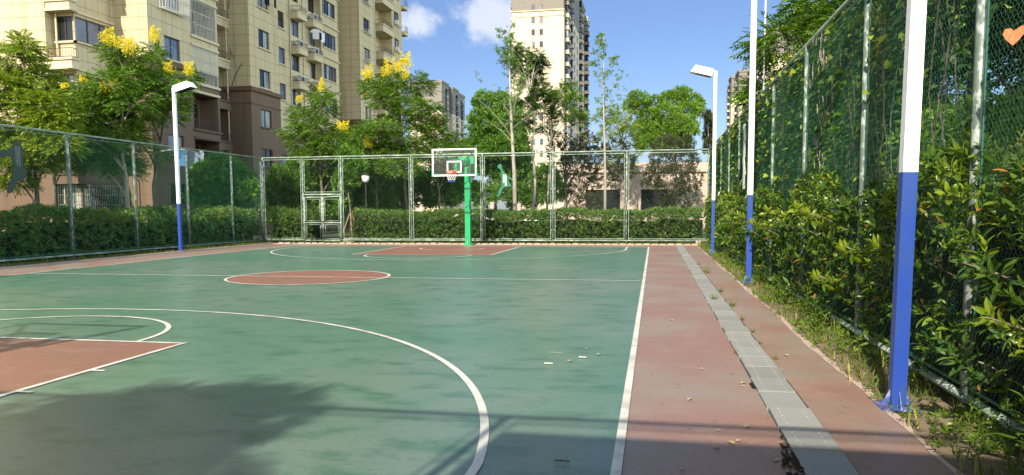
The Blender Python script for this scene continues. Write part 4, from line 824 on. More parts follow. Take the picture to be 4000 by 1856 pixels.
# body behind the facades, roof
mb = MB(); mb.box(-37.9, XB0-.5, 19.7, 32.7, -.14, HB_-.2); mb.box(-37.9, -23.2, 32.8, 65.1, -.14, HB_-.2); mb.box(XB0-.4, XA-1.45, 22.4, 28.6, -.14, HB_-.2); mb.box(-23.1, XA-.4, 33.1, 36.8, -.14, HB_-.2); mb.box(-23.0, XR-.4, 37.2, 50.0, -.14, HB_-.2); mb.box(-23.0, XA-.4, 53.1, 56.7, -.14, HB_-.2); mb.box(-23.0, XA-.4, 62.2, 65.1, -.14, HB_-.2); mb.build('core', 'cream_trim', bA)
mb = MB(); mb.box(-38, XA+.1, 22.0, 65.3, HB_, HB_+.4); mb.box(-38, XB0+.1, 18.4, 22.0, HB_, HB_+.4); mb.build('roof', 'roof_grey', bA)
# loose cables on block B
for (za, zb, yb) in ((13.0, 11.5, .3), (10.2, 11.1, .9), (15.6, 17.1, .5)):
    mb = MB(); P = bez((XR+.05, 32.74, za-.2), (XR+.05+yb, 32.72, zb+.6), .35, 7); P[:, 1] = 32.74; mb.tube(P, .022, 5, 0, False); mb.build('loose_cable', 'dark_metal', bA)
# ground-floor cages behind the hedge
mb = MB()
cage(bA, Plane('y-', 19.1), -23.1, XB0+.0, 1.35, 2.9, .45, 'fence_paint', .13); cage(bA, pS, 19.1, 22.0, 1.35, 2.9, .4, 'fence_paint', .13)
mb.tube([(-20.9, 21.7, 1.3), (-20.9, 21.7, 3.3), (-20.9, 22.0, 3.3)], .04, 6); mb.build('gas_pipe', 'yellow_pipe', bA)

# ------------------------------------------------------------------ laundry
def garment(kind, m, x, y, z, rz, label, s=1., thing='hanging_shirt'):
    if kind == 'shirt': o = [(-.22, 0), (.22, 0), (.23, .5), (.34, .42), (.40, .52), (.22, .68), (.08, .72), (0, .68), (-.08, .72), (-.22, .68), (-.40, .52), (-.34, .42), (-.23, .5)]
    elif kind == 'trousers': o = [(-.18, 0), (-.03, 0), (0, .5), (.03, 0), (.18, 0), (.18, .8), (-.18, .8)]
    else: o = [(-.2, .1), (-.1, .0), (.05, .06), (.2, .02), (.22, .7), (.1, .74), (-.2, .7)]
    mb = MB(); mb.prism([(a*s, b*s) for a, b in o], -.012, .012, 0, lambda u, v, w_: (u, w_+.03*math.sin(u*14), v-.7*s)); ob = _build(mb, thing, m); ob.location = (x, y, z); ob.rotation_euler = (0, 0, rz)
    hk = MB(); hk.tube([(0, 0, 0), (0, 0, .07*s), (.03, 0, .10*s)], .005, 4, 0, False); _build(hk, 'hanger', 'dark_metal', ob); return tag(ob, label, 'laundry')
garment('cloth', 'cloth_black', XA+.5, 34.5, 16.8, 1.4, 'black garment bunched outside the top window of the middle block', 1.2, 'hanging_cloth')
garment('trousers', 'cloth_black', XA+.6, 35.5, 16.7, 1.5, 'narrow black trousers hanging outside the top window of the middle block', .9, 'hanging_trousers')
garment('shirt', 'cloth_white', XR+.9, 44.7, 16.75, .4, 'white shirt drying on the second balcony column', 1.2)
garment('cloth', 'cloth_black', XR+.95, 45.3, 16.75, 1.2, 'black cloth drying between two white ones on the second balcony column', 1.1, 'hanging_cloth')
garment('cloth', 'cloth_white', XR+.95, 45.9, 16.7, 1.3, 'white towel drying at the end of the second balcony column', 1.2, 'hanging_cloth')
lc = [('cloth_blue', 'shirt', 'pale blue shirt on the low drying line behind the lamp pole'), ('cloth_white', 'trousers', 'white trousers next to the pale blue shirt on the low drying line'), ('cloth_grey', 'trousers', 'grey trousers, first of the grey ones on the low drying line'), ('cloth_grey', 'shirt', 'grey shirt in the middle of the low drying line'), ('cloth_white', 'shirt', 'white shirt after the grey shirt on the low drying line'), ('cloth_grey', 'cloth', 'grey cloth near the end of the low drying line'), ('cloth_white', 'cloth', 'white towel at the end of the low drying line')]
for i, (m, k, lab) in enumerate(lc): garment(k, m, XA+1.6, 22.25+.30*i, 4.9, 1.35+.15*(i % 2), lab, 1.25, 'hanging_'+{'shirt': 'shirt', 'trousers': 'trousers', 'cloth': 'cloth'}[k])
mb = MB(); mb.tube([(XA+1.6, 22.1, 5.0), (XA+1.6, 24.5, 5.0)], .012, 5, 0, False); mb.tube([(XA, 22.15, 4.8), (XA+1.6, 22.15, 5.0)], .015, 5, 0, False); mb.tube([(XA, 24.45, 4.8), (XA+1.6, 24.45, 5.0)], .015, 5, 0, False); tag(_build(mb, 'drying_rack', 'galv', None, loc=(XA, 23.3, 4.9)), 'metal drying rack sticking out of the brown wall with laundry on it', 'drying rack')

# ------------------------------------------------------------------ distant towers
def far_window(par, pl, a, b, c, d, m='glass_dark', sill=None):
    mb = MB(); pbox(mb, pl, a, b, c, d, .004, .05, 0); pbox(mb, pl, (a+b)/2-.05, (a+b)/2+.05, c+.1, d-.1, .05, .07, 1); pbox(mb, pl, a+.12, (a+b)/2-.08, c+.12, d-.12, .05, .06, 2); pbox(mb, pl, (a+b)/2+.08, b-.12, c+.12, d-.12, .05, .06, 2)
    if sill: pbox(mb, pl, a-.1, b+.1, c-.2, c-.08, .004, .12, 3)
    return mb.build('window', ['frame_dark', 'frame_dark', m, 'cream_trim'], par)
def far_balcony(par, x0, x1, y0, y1, z, m='stone_pale'):
    mb = MB(); mb.box(x0, x1, y0, y1, z, z+.25, 0); mb.box(x0+.1, x1-.1, y0+.1, y1-.1, z+.25, z+.95, 0); mb.box(x0+.02, x1-.02, y0+.02, y1-.02, z+1.0, z+1.08, 1); mb.box(x0+.25, x1-.25, y0+.25, y1, z+1.2, z+2.6, 2); return mb.build('balcony', ['cream_pale', 'frame_dark', 'curtain_glass' if wr.random() < .4 else 'glass_dark'], par)
bT = empty('tower_block', (-19, 165, 0), 'tall pale apartment tower with a grey top and two columns of small windows', 'building'); OFFSETS[bT.name] = np.array([-19, 165, 0.])
HT = 60.
mb = MB(); mb.box(-25.3, -13.2, 160, 214, -.14, HT); mb.build('wall', 'cream_pale', bT)
mb = MB(); mb.box(-14.2, -12.2, 171.5, 186, -.14, HT-1); mb.build('bay', 'cream_pale', bT); mb = MB(); mb.box(-14.2, -12.7, 200, 206, -.14, HT-1); mb.build('bay', 'cream_pale', bT); mb = MB(); mb.box(-14.2, -12.2, 210, 216, -.14, HT-3); mb.build('bay', 'cream_pale', bT)
mb = MB(); mb.box(-25.5, -13.0, 159.75, 214.2, 47.05, 47.3); mb.box(-25.4, -13.1, 159.85, 214.1, 45.85, 45.95); mb.build('cornice', 'cream_trim', bT)
mb = MB(); mb.box(-25.5, -13.0, 159.8, 214.2, HT, HT+.5); mb.build('roof', 'roof_grey', bT)
pT = Plane('y-', 160)
for k in range(1, 21):
    z = 44.45-2.793*(16-k)-.0+0.0
    z0 = 2.75+2.793*(k-1); z0 = 44.42-2.793*(15-(k-1))
    if z0 < 1: continue
    for (a, b) in ((-20.7, -19.9), (-18.8, -18.0)): far_window(bT, pT, a, b, z0, z0+1.38, wr.choice(['curtain_glass', 'glass_dark', 'blue_glass', 'curtain_glass']), True)
pT2 = Plane('x+', -13.2)
for k in range(2, 20):
    z0 = 44.42-2.793*(15-k)-1.2
    far_balcony(bT, -13.25, -12.2, 162.5, 167.0, z0); far_window(bT, pT2, 168.2, 170.6, z0+.9, z0+2.5)
    far_balcony(bT, -13.9, -12.0, 169.8, 171.6, z0)
    far_balcony(bT, -13.9, -11.6, 190, 193.5, z0); far_window(bT, Plane('x+', -12.2), 174, 176, z0+.8, z0+2.4); far_window(bT, Plane('x+', -12.2), 180, 182.5, z0+.8, z0+2.4); far_balcony(bT, -13.0, -11.4, 206.5, 209.5, z0); far_window(bT, pT2, 195, 198, z0+.8, z0+2.4)
    far_balcony(bT, -26.2, -25.2, 163, 168, z0)
# row of towers to the left behind the trees and to the right above the fence
def slab_block(name, label, blocks, side, H, nfl, split=47.):
    x, y = blocks[0][0], blocks[0][2]; r_ = empty(name, (x, y, 0), label, 'building'); OFFSETS[r_.name] = np.array([x, y, 0.])
    for (x0, x1, y0, y1, h_) in blocks:
        mb = MB(); mb.box(x0, x1, y0, y1, -.14, h_); mb.build('wall', 'cream_pale', r_); mb = MB(); mb.box(x0-.3, x1+.3, y0-.3, y1+.3, h_, h_+1.1); mb.box(x0-.2, x1+.2, y0-.2, y1+.2, split, split+.4); mb.build('cornice', 'roof_grey', r_)
        pl = Plane(side, x1 if side == 'x+' else x0); py_ = Plane('y-', y0)
        for k in range(nfl):
            z = h_-3.4-2.8*k
            if z < 14: break
            u = y0+1.5; j = 0
            while u < y1-3:
                if j % 2 == 0: far_window(r_, pl, u, u+1.8, z, z+1.6, 'curtain_glass')
                else:
                    s_ = 1 if side == 'x+' else -1; xx = pl.c; far_balcony(r_, min(xx, xx+s_*1.1), max(xx, xx+s_*1.1), u, u+3.0, z-1.2)
                u += 4.6; j += 1
            wx = (x0+x1)/2; far_window(r_, py_, wx-3, wx-1.8, z, z+1.5); far_window(r_, py_, wx+1.5, wx+2.9, z, z+1.5)
    return r_
slab_block('apartment_slab', 'grey-topped apartment slab seen between the apartment block and the backboard', [(-105, -89.5, 325, 337, 60), (-105, -88.2, 339, 350, 59), (-105, -89, 352, 366, 58.5)], 'x+', 60, 14, 50)
slab_block('apartment_slab', 'distant stepped apartment slab in the sky gap between the two poles, the farther one', [(38.6, 52, 312, 322, 55), (40.2, 54, 298, 310, 55)], 'x-', 55, 13)
slab_block('apartment_slab', 'stepped apartment slab above the climbers, the nearer one', [(40.4, 54, 246, 262, 54), (40.9, 55, 222, 242, 54)], 'x-', 54, 13)
MB.build = _build
# ------------------------------------------------------------------ trees
TLABEL = {
 'a': 'bright yellow-green rain tree at the picture edge before the cream apartment wall', 'b': 'small shaded rain tree under the cream balcony between two larger crowns',
 'c': 'tall rain tree with three yellow flower plumes in front of the recessed wall', 'd': 'rain tree with yellow tufts directly behind the lamp box of the court-side pole',
 'e': 'rain tree with two small yellow flower tips before the shaded balconies', 'f': 'rain tree crowned with the largest yellow flower clusters beside the end of the apartment block',
 'g': 'spreading low rain tree with one yellow cluster above the gate', 'h': 'rain tree with yellow flowers just above the backboard frame',
 'i': 'dense dark green tree rising behind the backboard', 'j': 'tall rain tree with a flat tufted crown in front of the pale tower',
 'k': 'light rain tree with thin forked stems in front of the tower base', 'l': 'purple-brown leaved tree to the side of the tower foot',
 'm': 'airy light green tree between the tower and the big round crown', 'n': 'big round-headed bright green tree rising over the far fence corner',
 'o': 'dusky bronze-leaved tree in front of the low grey building', 'p': 'narrow column-like purple tree in the gap of sky by the fence corner',
 'q': 'dense green shrubby tree behind the player cut-out', 'r': 'bushy green tree filling the fence corner before the brown wall',
 's': 'rounded green shrub-tree behind the gate', 't': 'dark green tree behind the garden lantern', 'u': 'dark green tree behind the green hoop pole'}
def make_tree(name, kind, base, trunk, lobes, flowers, label, cat='tree', group=None, bark='bark', leaf=None, dens=1., size=1., r0=None):
    r = empty(name, (base[0], base[1], -.1), label, cat, group)
    T = [np.array([0, 0, 0.])]+[np.array(t, float) for t in trunk]
    H = max([l[2] for l in lobes]+[T[-1][2]]); r0 = r0 or .0095*H+.02
    mb = MB(); mb.tube(T, [r0*(1-.72*i/(len(T)-1)) for i in range(len(T))], 8)
    tz = np.array([t[2] for t in T])
    for (lx, ly, lz, rx, rz) in lobes:
        c = np.array([lx, ly, lz]); zt = max(.25*H, lz-.9-.35*math.hypot(lx, ly)); zt = max(.25, min(zt, T[-1][2]*.98, lz-.25*math.hypot(lx, ly)-.25))
        s = np.array([np.interp(zt, tz, [t[i] for t in T]) for i in range(3)])
        P = bez(s, c, .15, 5); rr_ = r0*.45
        mb.tube(P, np.linspace(rr_, .012, 5), 5, 0, False)
        for k in range(4):
            e = c+rand_dirs(1, -.2, .8)[0]*np.array([rx, rx, rz])*.8; mb.tube([P[3], (P[4]+e)/2, e], [.016, .012, .006], 4, 0, False)
    mb.build('trunk', bark, r, True)
    cb = MB()
    for (lx, ly, lz, rx, rz) in lobes:
        ar = rx*(rx+rz)
        if kind in ('rain', 'rainbright'):
            n = int((95*ar+30)*dens/size**1.2)
            D = rand_dirs(n, -.75, 1); rad = RNG.uniform(.35, 1.02, n)**.6
            P = np.array([lx, ly, lz])+D*rad[:, None]*np.array([rx, rx, rz])*(1+RNG.normal(0, .08, (n, 1)))
            dd = D*[1, 1, .35]+rand_dirs(n)*.45; dd[:, 2] = np.clip(dd[:, 2], -.35, .55)
            Fr = frames(dd, RNG.normal(0, .35, n)); cb.grid(place(PIN[0], P-unit(dd)*.12, Fr, RNG.uniform(.36, .58, n)*size), PIN[1])
        else:
            n = int((270*ar+50)*dens/size**1.5)
            D = rand_dirs(n, -.8, 1); rad = RNG.uniform(.2, 1.0, n)**.5
            P = np.array([lx, ly, lz])+D*rad[:, None]*np.array([rx, rx, rz])*(1+RNG.normal(0, .11, (n, 1)))
            dd = D+rand_dirs(n)*.6; dd[:, 2] += .2
            Fr = frames(dd, RNG.uniform(0, 6, n)); S = RNG.uniform(.15, .27, n)*size
            for q in range(4):
                mk = np.arange(n) % 4 == q; cb.grid(place(SPR[q][0], P[mk], Fr[mk], S[mk]), SPR[q][1])
    lm = leaf or {'rain': 'rain_leaf', 'rainbright': 'rain_bright', 'broad': 'broad_leaf', 'dark': 'dark_leaf'}[kind]
    cb.build('crown', lm, r)
    for (fx, fy, fz, fr) in flowers:
        fb = MB(); c = np.array([fx, fy, fz-fr*.6])
        for s_ in range(7 if fr > .3 else 5):
            a = RNG.uniform(0, 6.28); tip = c+np.array([math.cos(a)*fr*RNG.uniform(.1, .9), math.sin(a)*fr*RNG.uniform(.1, .9), fr*RNG.uniform(.7, 1.9)])
            k = int(52*max(fr/.4, .7)); t = RNG.uniform(.1, 1, k)[:, None]; wd = fr*.36*(1.12-t)
            P = c+(tip-c)*t+RNG.normal(0, 1, (k, 3))*wd*[1, 1, .6]
            dd = rand_dirs(k, -.1, 1)+(tip-c)*.6
            fb.grid(place(SPR[s_ % 4][0], P, frames(dd, RNG.uniform(0, 6, k)), RNG.uniform(.045, .085, k)), SPR[s_ % 4][1])
        fb.build('flower_plume', 'flower_yellow', r)
    return r
for k, (kind, base, trunk, lobes, flowers) in TREES.items():
    nm = {'rain': 'rain_tree', 'broad': 'broadleaf_tree', 'dark': 'bronze_tree'}[kind]
    make_tree(nm, 'rain' if kind == 'rain' else kind, base, trunk, lobes, flowers, TLABEL[k],
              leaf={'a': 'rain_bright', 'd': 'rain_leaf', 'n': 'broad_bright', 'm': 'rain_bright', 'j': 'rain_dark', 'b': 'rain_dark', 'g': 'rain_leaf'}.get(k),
              bark='bark_pale' if k in 'jkc' else 'bark', dens={'j': 1.5, 'k': 1.1, 'i': 1.5, 'n': .85, 'o': .38, 'l': .34, 'm': .8, 'p': 1.2, 'a': 2.0, 'c': 1.5, 'b': 1.5}.get(k, 1.1), size=1.0 if kind == 'rain' else 1.25,
              r0={'p': .04, 'j': .10, 'k': .07, 'm': .07}.get(k))
# sparse ginkgo-like trees
def sparse_tree(base, top, spread, label, seed, nb=22, r0=.11, z0=4.6, bias=0):
    rs = random.Random(seed); r = empty('sparse_tree', (base[0], base[1], -.1), label, 'tree'); top = np.array(top)
    mb = MB(); T = [np.array([0, 0, 0.]), top*.33+[.04, 0, 0], top*.66-[.03, 0, 0], top]; mb.tube(T, [r0, r0*.72, r0*.42, .012], 8)
    pts = []
    for i in range(nb):
        t = z0/top[2]+(1-z0/top[2])*(i/nb)**.9; s = top*t; a = rs.uniform(0, 6.28); L_ = spread*(1.05-t)*rs.uniform(.6, 1.2)+.35
        side = np.array([math.cos(a), math.sin(a), 0]); e = s+side*L_+np.array([0, 0, L_*rs.uniform(.6, 1.15)])
        P = bez(s, e, L_*.18, 6); mb.tube(P, np.linspace(r0*.20*(1.15-t), .004, 6), 4, 0, False)
        for q in range(6):
            tt = rs.uniform(.3, 1); b = P[0]*(1-tt)+P[-1]*tt if False else P[min(5, int(tt*5))]; d = rand_dirs(1, -.2, .9)[0]; e2 = b+d*L_*rs.uniform(.15, .42); mb.tube([b, (b+e2)/2+[0, 0, .03], e2], [.008, .006, .003], 3, 0, False)
            for w_ in range(rs.choice([1, 3, 5, 6])): pts.append(b+(e2-b)*rs.uniform(.2, 1.05)+np.array([rs.gauss(0, .05) for _ in range(3)]))
    mb.build('trunk', 'bark_pale', r, True)
    P = np.array(pts); n = len(P); cb = MB(); Fr = frames(rand_dirs(n), RNG.uniform(0, 6, n)); cb.grid(place(SPR[1][0], P, Fr, RNG.uniform(.09, .16, n)), SPR[1][1]); cb.build('crown', 'broad_leaf', r)
    return r
sparse_tree((1.0, 20.6), (-.3, 0, 10.2), 2.7, 'tall thin sparse tree with a straight pale trunk between backboard and player cut-out', 4, 30, .13)
sparse_tree((5.15, 24.2), (-.1, 0, 10.6), 2.6, 'nearly bare slender tree standing against the dark side of the tower', 9, 26, .09)

# trees over the overgrown fence; crowns as (x,y,z,r,rz) about the trunk
def ring_lobes(seed, z0, z1, R0, n):
    r = random.Random(seed); out = []
    for i in range(n):
        t = i/(n-1); a = i*2.4+r.random(); rad = R0*math.sin(math.pi*(.22+.68*t))*r.uniform(.35, .8); out.append((rad*math.cos(a), rad*math.sin(a), z0+(z1-z0)*t, R0*r.uniform(.34, .55), R0*r.uniform(.22, .36)))
    return out
side = [
 ((12.9, 13.5), 4.9, 1.7, 'rain', 11, [(-.3, -.6, 5.3, .35)], 'rain tree overhanging the farthest bay of the overgrown fence', 'rain_leaf', 2.2),
 ((12.6, 8.9), 5.6, 1.8, 'rain', 12, [(-.9, -.8, 5.7, .4)], 'rain tree with a pale yellow tuft seen over the climbers beyond the middle pole', 'rain_leaf', 2.2),
 ((12.3, 5.4), 7.0, 2.2, 'rain', 13, [], 'rain tree leaning over the top rail between the middle pole and the nearer bays', 'rain_leaf', 2.4),
 ((13.3, 2.3), 7.8, 1.7, 'rain', 14, [(-1.0, -1.3, 5.7, .5), (-.7, -1.5, 5.2, .5), (-1.2, -1.0, 6.4, .5), (-.4, -1.3, 6.2, .45), (-.9, -1.4, 4.8, .4), (-.3, -1.4, 6.9, .5)], 'rain tree covered in yellow flowers behind the wire beside the closest pole', 'rain_leaf', 4.3),
 ((13.4, -.7), 8.2, 1.9, 'rain', 15, [(-.6, -1.5, 6.2, .4)], 'tall rain tree whose bare lower trunk crosses the patch of sky behind the wire', 'rain_leaf', 5.1),
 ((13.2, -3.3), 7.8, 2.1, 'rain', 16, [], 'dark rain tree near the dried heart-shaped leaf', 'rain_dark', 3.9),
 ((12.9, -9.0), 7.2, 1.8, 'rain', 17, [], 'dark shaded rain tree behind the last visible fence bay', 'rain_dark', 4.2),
]
for (b, H, R0, kind, sd_, fl, lab, lf, z0) in side:
    make_tree('rain_tree' if kind == 'rain' else 'broadleaf_tree', kind, b, [(.1, .05, H*.3), (-.1, .1, H*.6), (0, 0, H*.85)], ring_lobes(sd_, z0, H, R0, 13), fl, lab, leaf=lf, dens=1.9, size=1)
# dense shrubs and small trees filling behind that fence
bl = [((13.2, 15.6), 3.4, 'dark green shrub in the far fence corner behind the climbers'), ((12.5, 11.2), 3.6, 'tall shrub behind the narrow green bays near the far corner'), ((12.4, 6.2), 3.8, 'tall shrub behind the bay past the middle pole'),
      ((12.5, 1.4), 3.8, 'tall shrub behind the bay with pale dried tendrils'), ((13.9, 1.0), 3.0, 'low shrub behind the wooden rail'), ((13.6, -1.6), 2.9, 'yellow-green shrub below the patch of sky behind the wire'), ((12.9, -3.9), 3.0, 'lime-tinged shrub behind the post nearest the viewer')]
for i, (b, H, lab) in enumerate(bl):
    make_tree('tall_shrub', 'broad', b, [(0, .05, H*.3), (.05, 0, H*.6)], ring_lobes(30+i, .8, H-.3, 1.9, 12), [], lab, 'shrub', leaf='broad_bright' if i in (5, 6) else 'broad_leaf', dens=1.1, size=1.1)
# far rows of trees seen through gaps and above the hedges, each with its own crown
rw = random.Random(21)
far_row = [(-30, 46, 6), (-24, 60, 7), (14, 44, 6.5), (19, 50, 8), (26, 40, 8), (24, 26, 5.5), (22, 14, 7), (21, 2, 7.2), (22, -8, 7), (31, 20, 9), (30, 5, 9), (-16.5, 30, 3.6), (-15.8, 36, 3.8)]
flab = ['lone tree beyond the end of the apartment block', 'tree far behind the apartment block', 'tree behind the low grey building, to its far side', 'tree deep behind the far fence corner', 'tall tree well behind the overgrown fence, farthest along', 'tall tree behind the overgrown fence near the far bays', 'tall tree in the second row behind the middle pole', 'tall tree in the second row behind the yellow-flowered tree', 'tall tree in the second row behind the closest pole', 'tree in the deepest row beyond the middle pole', 'tree in the deepest row beyond the yellow-flowered tree', 'small round tree at the foot of the brown wall corner', 'small round tree beside the brown wall past the gate']
for i, (x, y, H) in enumerate(far_row):
    make_tree('broadleaf_tree', 'broad', (x, y), [(0, .1, H*.35), (.1, 0, H*.7)], ring_lobes(50+i, H*.28, H*.95, H*.36, 14), [], flab[i], leaf='broad_leaf', dens=.55, size=1.7)
# trees behind the viewer: they throw the soft shade on the court
for i, (b, H, R0, lab, dn) in enumerate([((-13.2, -1.5), 7.4, 2.7, 'shady tree beside the near half of the shaded fence', 3.0), ((-13.0, -6.2), 8.2, 2.8, 'tall shady tree halfway along the near part of the shaded fence', 3.0), ((-13.4, -11.0), 9.0, 2.9, 'tallest shady tree by the near corner of the shaded fence', 3.0), ((2.6, -20.6), 6.9, 1.9, 'leafy tree behind the near fence throwing the large shadow on the green paint', 3.2), ((-4.4, -24.5), 8.6, 2.6, 'taller tree behind the near fence toward the key', .45)]):
    make_tree('broadleaf_tree', 'broad', b, [(0, .1, H*.3), (.1, 0, H*.65)], ring_lobes(80+i, H*.30, H-R0*.25, R0, 14), [], lab, leaf='broad_leaf', dens=.5*dn, size=1.4)

# ------------------------------------------------------------------ hedges
def hedge(name, A, B, wdt, H, label, leaf, per_m2, size, lime=0., poke=0., tmpl='spray', hv=.12, front=None, coreinset=.32, seed=0):
    """A to B along the middle; leaves crowd the faces; solid dark core stands in for the inner shade, with twigs"""
    rs = np.random.RandomState(seed); A = np.array([*A, 0.]); B = np.array([*B, 0.]); Ln = np.linalg.norm(B-A); d = (B-A)/Ln; nn = np.array([-d[1], d[0], 0])
    r = empty(name, (A[0], A[1], -.1), label, 'hedge')
    def top(u): return H+hv*(np.sin(u*1.3+seed)+.6*np.sin(u*3.1+1)+.4*np.sin(u*7.7))
    cbm = MB()
    ns = max(3, int(Ln/1.0))
    for i in range(ns):
        u0, u1 = Ln*i/ns, Ln*(i+1)/ns; h_ = top((u0+u1)/2)-coreinset*1.1; hw = wdt/2-coreinset
        c = [A+d*u0+nn*hw, A+d*u0-nn*hw, A+d*u1-nn*hw, A+d*u1+nn*hw]; v = [(p_[0]-A[0], p_[1]-A[1], z) for z in (.0, h_+.1) for p_ in c]
        cbm.add(v, [(0, 1, 2, 3), (7, 6, 5, 4), (0, 4, 5, 1), (1, 5, 6, 2), (2, 6, 7, 3), (3, 7, 4, 0)])  # solid boxes block light; the hedge's inner shade is put into their colour
    for i in range(int(Ln*4)):
        u = rs.uniform(0, Ln); o = rs.uniform(-.5, .5)*wdt*.8; b = A+d*u+nn*o-A; e = b+np.array([rs.normal(0, .15), rs.normal(0, .15), H*.8]); cbm.tube([b, (b+e)/2+rs.normal(0, .05, 3), e], [.012, .009, .004], 4, 0, False)
    cbm.build('stems', 'stem_shade_core', r)
    n = int(Ln*(2*H+wdt)*per_m2); u = rs.uniform(0, Ln, n); q = rs.rand(n); tot = 2*H+wdt
    face = np.where(q < H/tot, 0, np.where(q < (H+wdt)/tot, 1, 2)); tz = top(u)
    dep = rs.exponential(.11, n)-rs.uniform(0, .10, n)-.02
    lump = .10*np.sin(u*2.3+seed)*np.sin(u*.9)
    z = np.where(face == 1, tz-dep, rs.uniform(0.02, 1, n)**.9*tz); o = np.where(face == 0, -(wdt/2)+dep+lump, np.where(face == 2, wdt/2-dep, rs.uniform(-.5, .5, n)*wdt))
    P = A+d*u[:, None]+nn*o[:, None]; P[:, 2] = z; out = np.where(face[:, None] == 0, -nn, np.where(face[:, None] == 2, nn, np.array([0, 0, 1.])))
    dd = out*.75+np.array([0, 0, .55])+rs.normal(0, .45, (n, 3)); Fr = frames(dd, rs.uniform(0, 6.28, n)); S = rs.uniform(.55, 1.3, n)*size
    P = P-A+np.array([0, 0, .1])
    if tmpl == 'whorl' or leaf.startswith('laurel'):
        kp = rs.rand(n) < np.clip(.22+.95*(z/tz)**1.3, 0, 1)
        P, Fr, S, z, tz, u = P[kp], Fr[kp], S[kp], z[kp], tz[kp], u[kp]; n = len(P)
    lm = (rs.rand(n) < lime*np.clip((z/tz-.55)*3, 0, 1)*(.4+.9*np.clip(np.sin(u*1.1+seed*2), 0, 1)))
    for nm, mk, mt in (('foliage', ~lm, leaf), ('young_leaves', lm, leaf.replace('leaf', 'lime'))):
        if mk.sum() == 0: continue
        fb = MB(); T4 = WH if tmpl == 'whorl' else SPR
        for k in range(4):
            m2 = mk & (np.arange(n) % 4 == k); fb.grid(place(T4[k][0], P[m2], Fr[m2], S[m2]), T4[k][1])
        fb.build(nm, mt, r)
    return r
hedge('hedge', (-6.3, 18.15), (9.8, 18.15), 1.35, 1.33, 'clipped green hedge behind the far fence from the gate to the corner', 'hedge_leaf', 120, .145, .06, seed=1, hv=.05)
hedge('hedge', (-10.5, 18.2), (-8.25, 18.2), 1.4, 1.42, 'short dark piece of hedge between the fence corner and the gate', 'hedge_leaf', 120, .15, .25, seed=2, hv=.08)
hedge('hedge', (-11.55, 17.2), (-11.55, -2.0), 1.3, 1.42, 'long hedge with lime young leaves behind the shaded fence', 'hedge_leaf', 110, .155, .5, seed=5, hv=.10)
# right hedge, big glossy leaves that push through the wire
hedge('hedge', (10.85, 17.0), (10.85, 5.0), 1.8, 1.80, 'far half of the glossy-leaved hedge along the overgrown fence', 'laurel_leaf', 60, .20, .22, seed=6, hv=.12, tmpl='spray')
hedge('hedge', (10.78, 5.0), (10.78, -14.2), 1.8, 1.78, 'near half of the glossy-leaved hedge pushing whorls of large leaves through the wire', 'laurel_leaf', 78, .108, .28, seed=8, hv=.15, tmpl='whorl', coreinset=.42)
# separate leafy branches leaning out through the fence
BR = [(-6.2, 1.25, .30), (-5.6, 1.05, .36), (-4.9, 1.30, .30), (-5.1, .75, .34), (-7.6, .9, .24), (-3.9, 1.1, .34), (-2.9, 1.25, .38), (-2.2, .95, .34), (-1.2, 1.05, .40), (-.3, .9, .44), (.3, 1.15, .46), (-8.4, .62, .2), (-8.9, 1.0, .22), (-10.9, .95, .26), (-11.2, .66, .24), (-10.6, .35, .2), (-6.6, .5, .28), (-7.0, 1.4, .2), (2.2, 1.2, .4), (3.6, 1.0, .36)]
def branch_mesh(seed):
    r = np.random.RandomState(seed); mb = MB(); tip = np.array([-.42, r.normal(0, .12), .22]); mb.tube([(0.25, 0, -.1), tip*.5+[0, 0, .04], tip], [.009, .007, .004], 5, 1, False)
    for k in range(5):
        t = .35+.65*k/4; c = tip*t+r.normal(0, .05, 3)*(1.2-t); d = unit(np.array([-1., r.normal(0, .6), .5+r.rand()*.5])); mb.grid(place(WH[k % 4][0], c[None], frames(d[None], np.array([r.rand()*6])), np.array([.13+.03*r.rand()])), WH[k % 4][1])
    return mb
bproto = []
for s_ in range(4):
    b0 = bproto[0] if False else branch_mesh(s_).build('hedge_branch', ['laurel_lime' if s_ % 2 == 0 else 'laurel_leaf', 'bark']); bproto.append(b0)
for i, (y, z, out) in enumerate(BR):
    o = bproto[i] if i < 4 else bproto[i % 4].copy()
    if i >= 4: col.objects.link(o)
    o.location = (10.0-out+.3, y, z); o.rotation_euler = (0, 0, random.Random(i).uniform(-.5, .5))
    tag(o, 'spray of large glossy leaves reaching out through the wire over the weedy strip', 'branch', 'leafy sprays reaching through the overgrown fence')

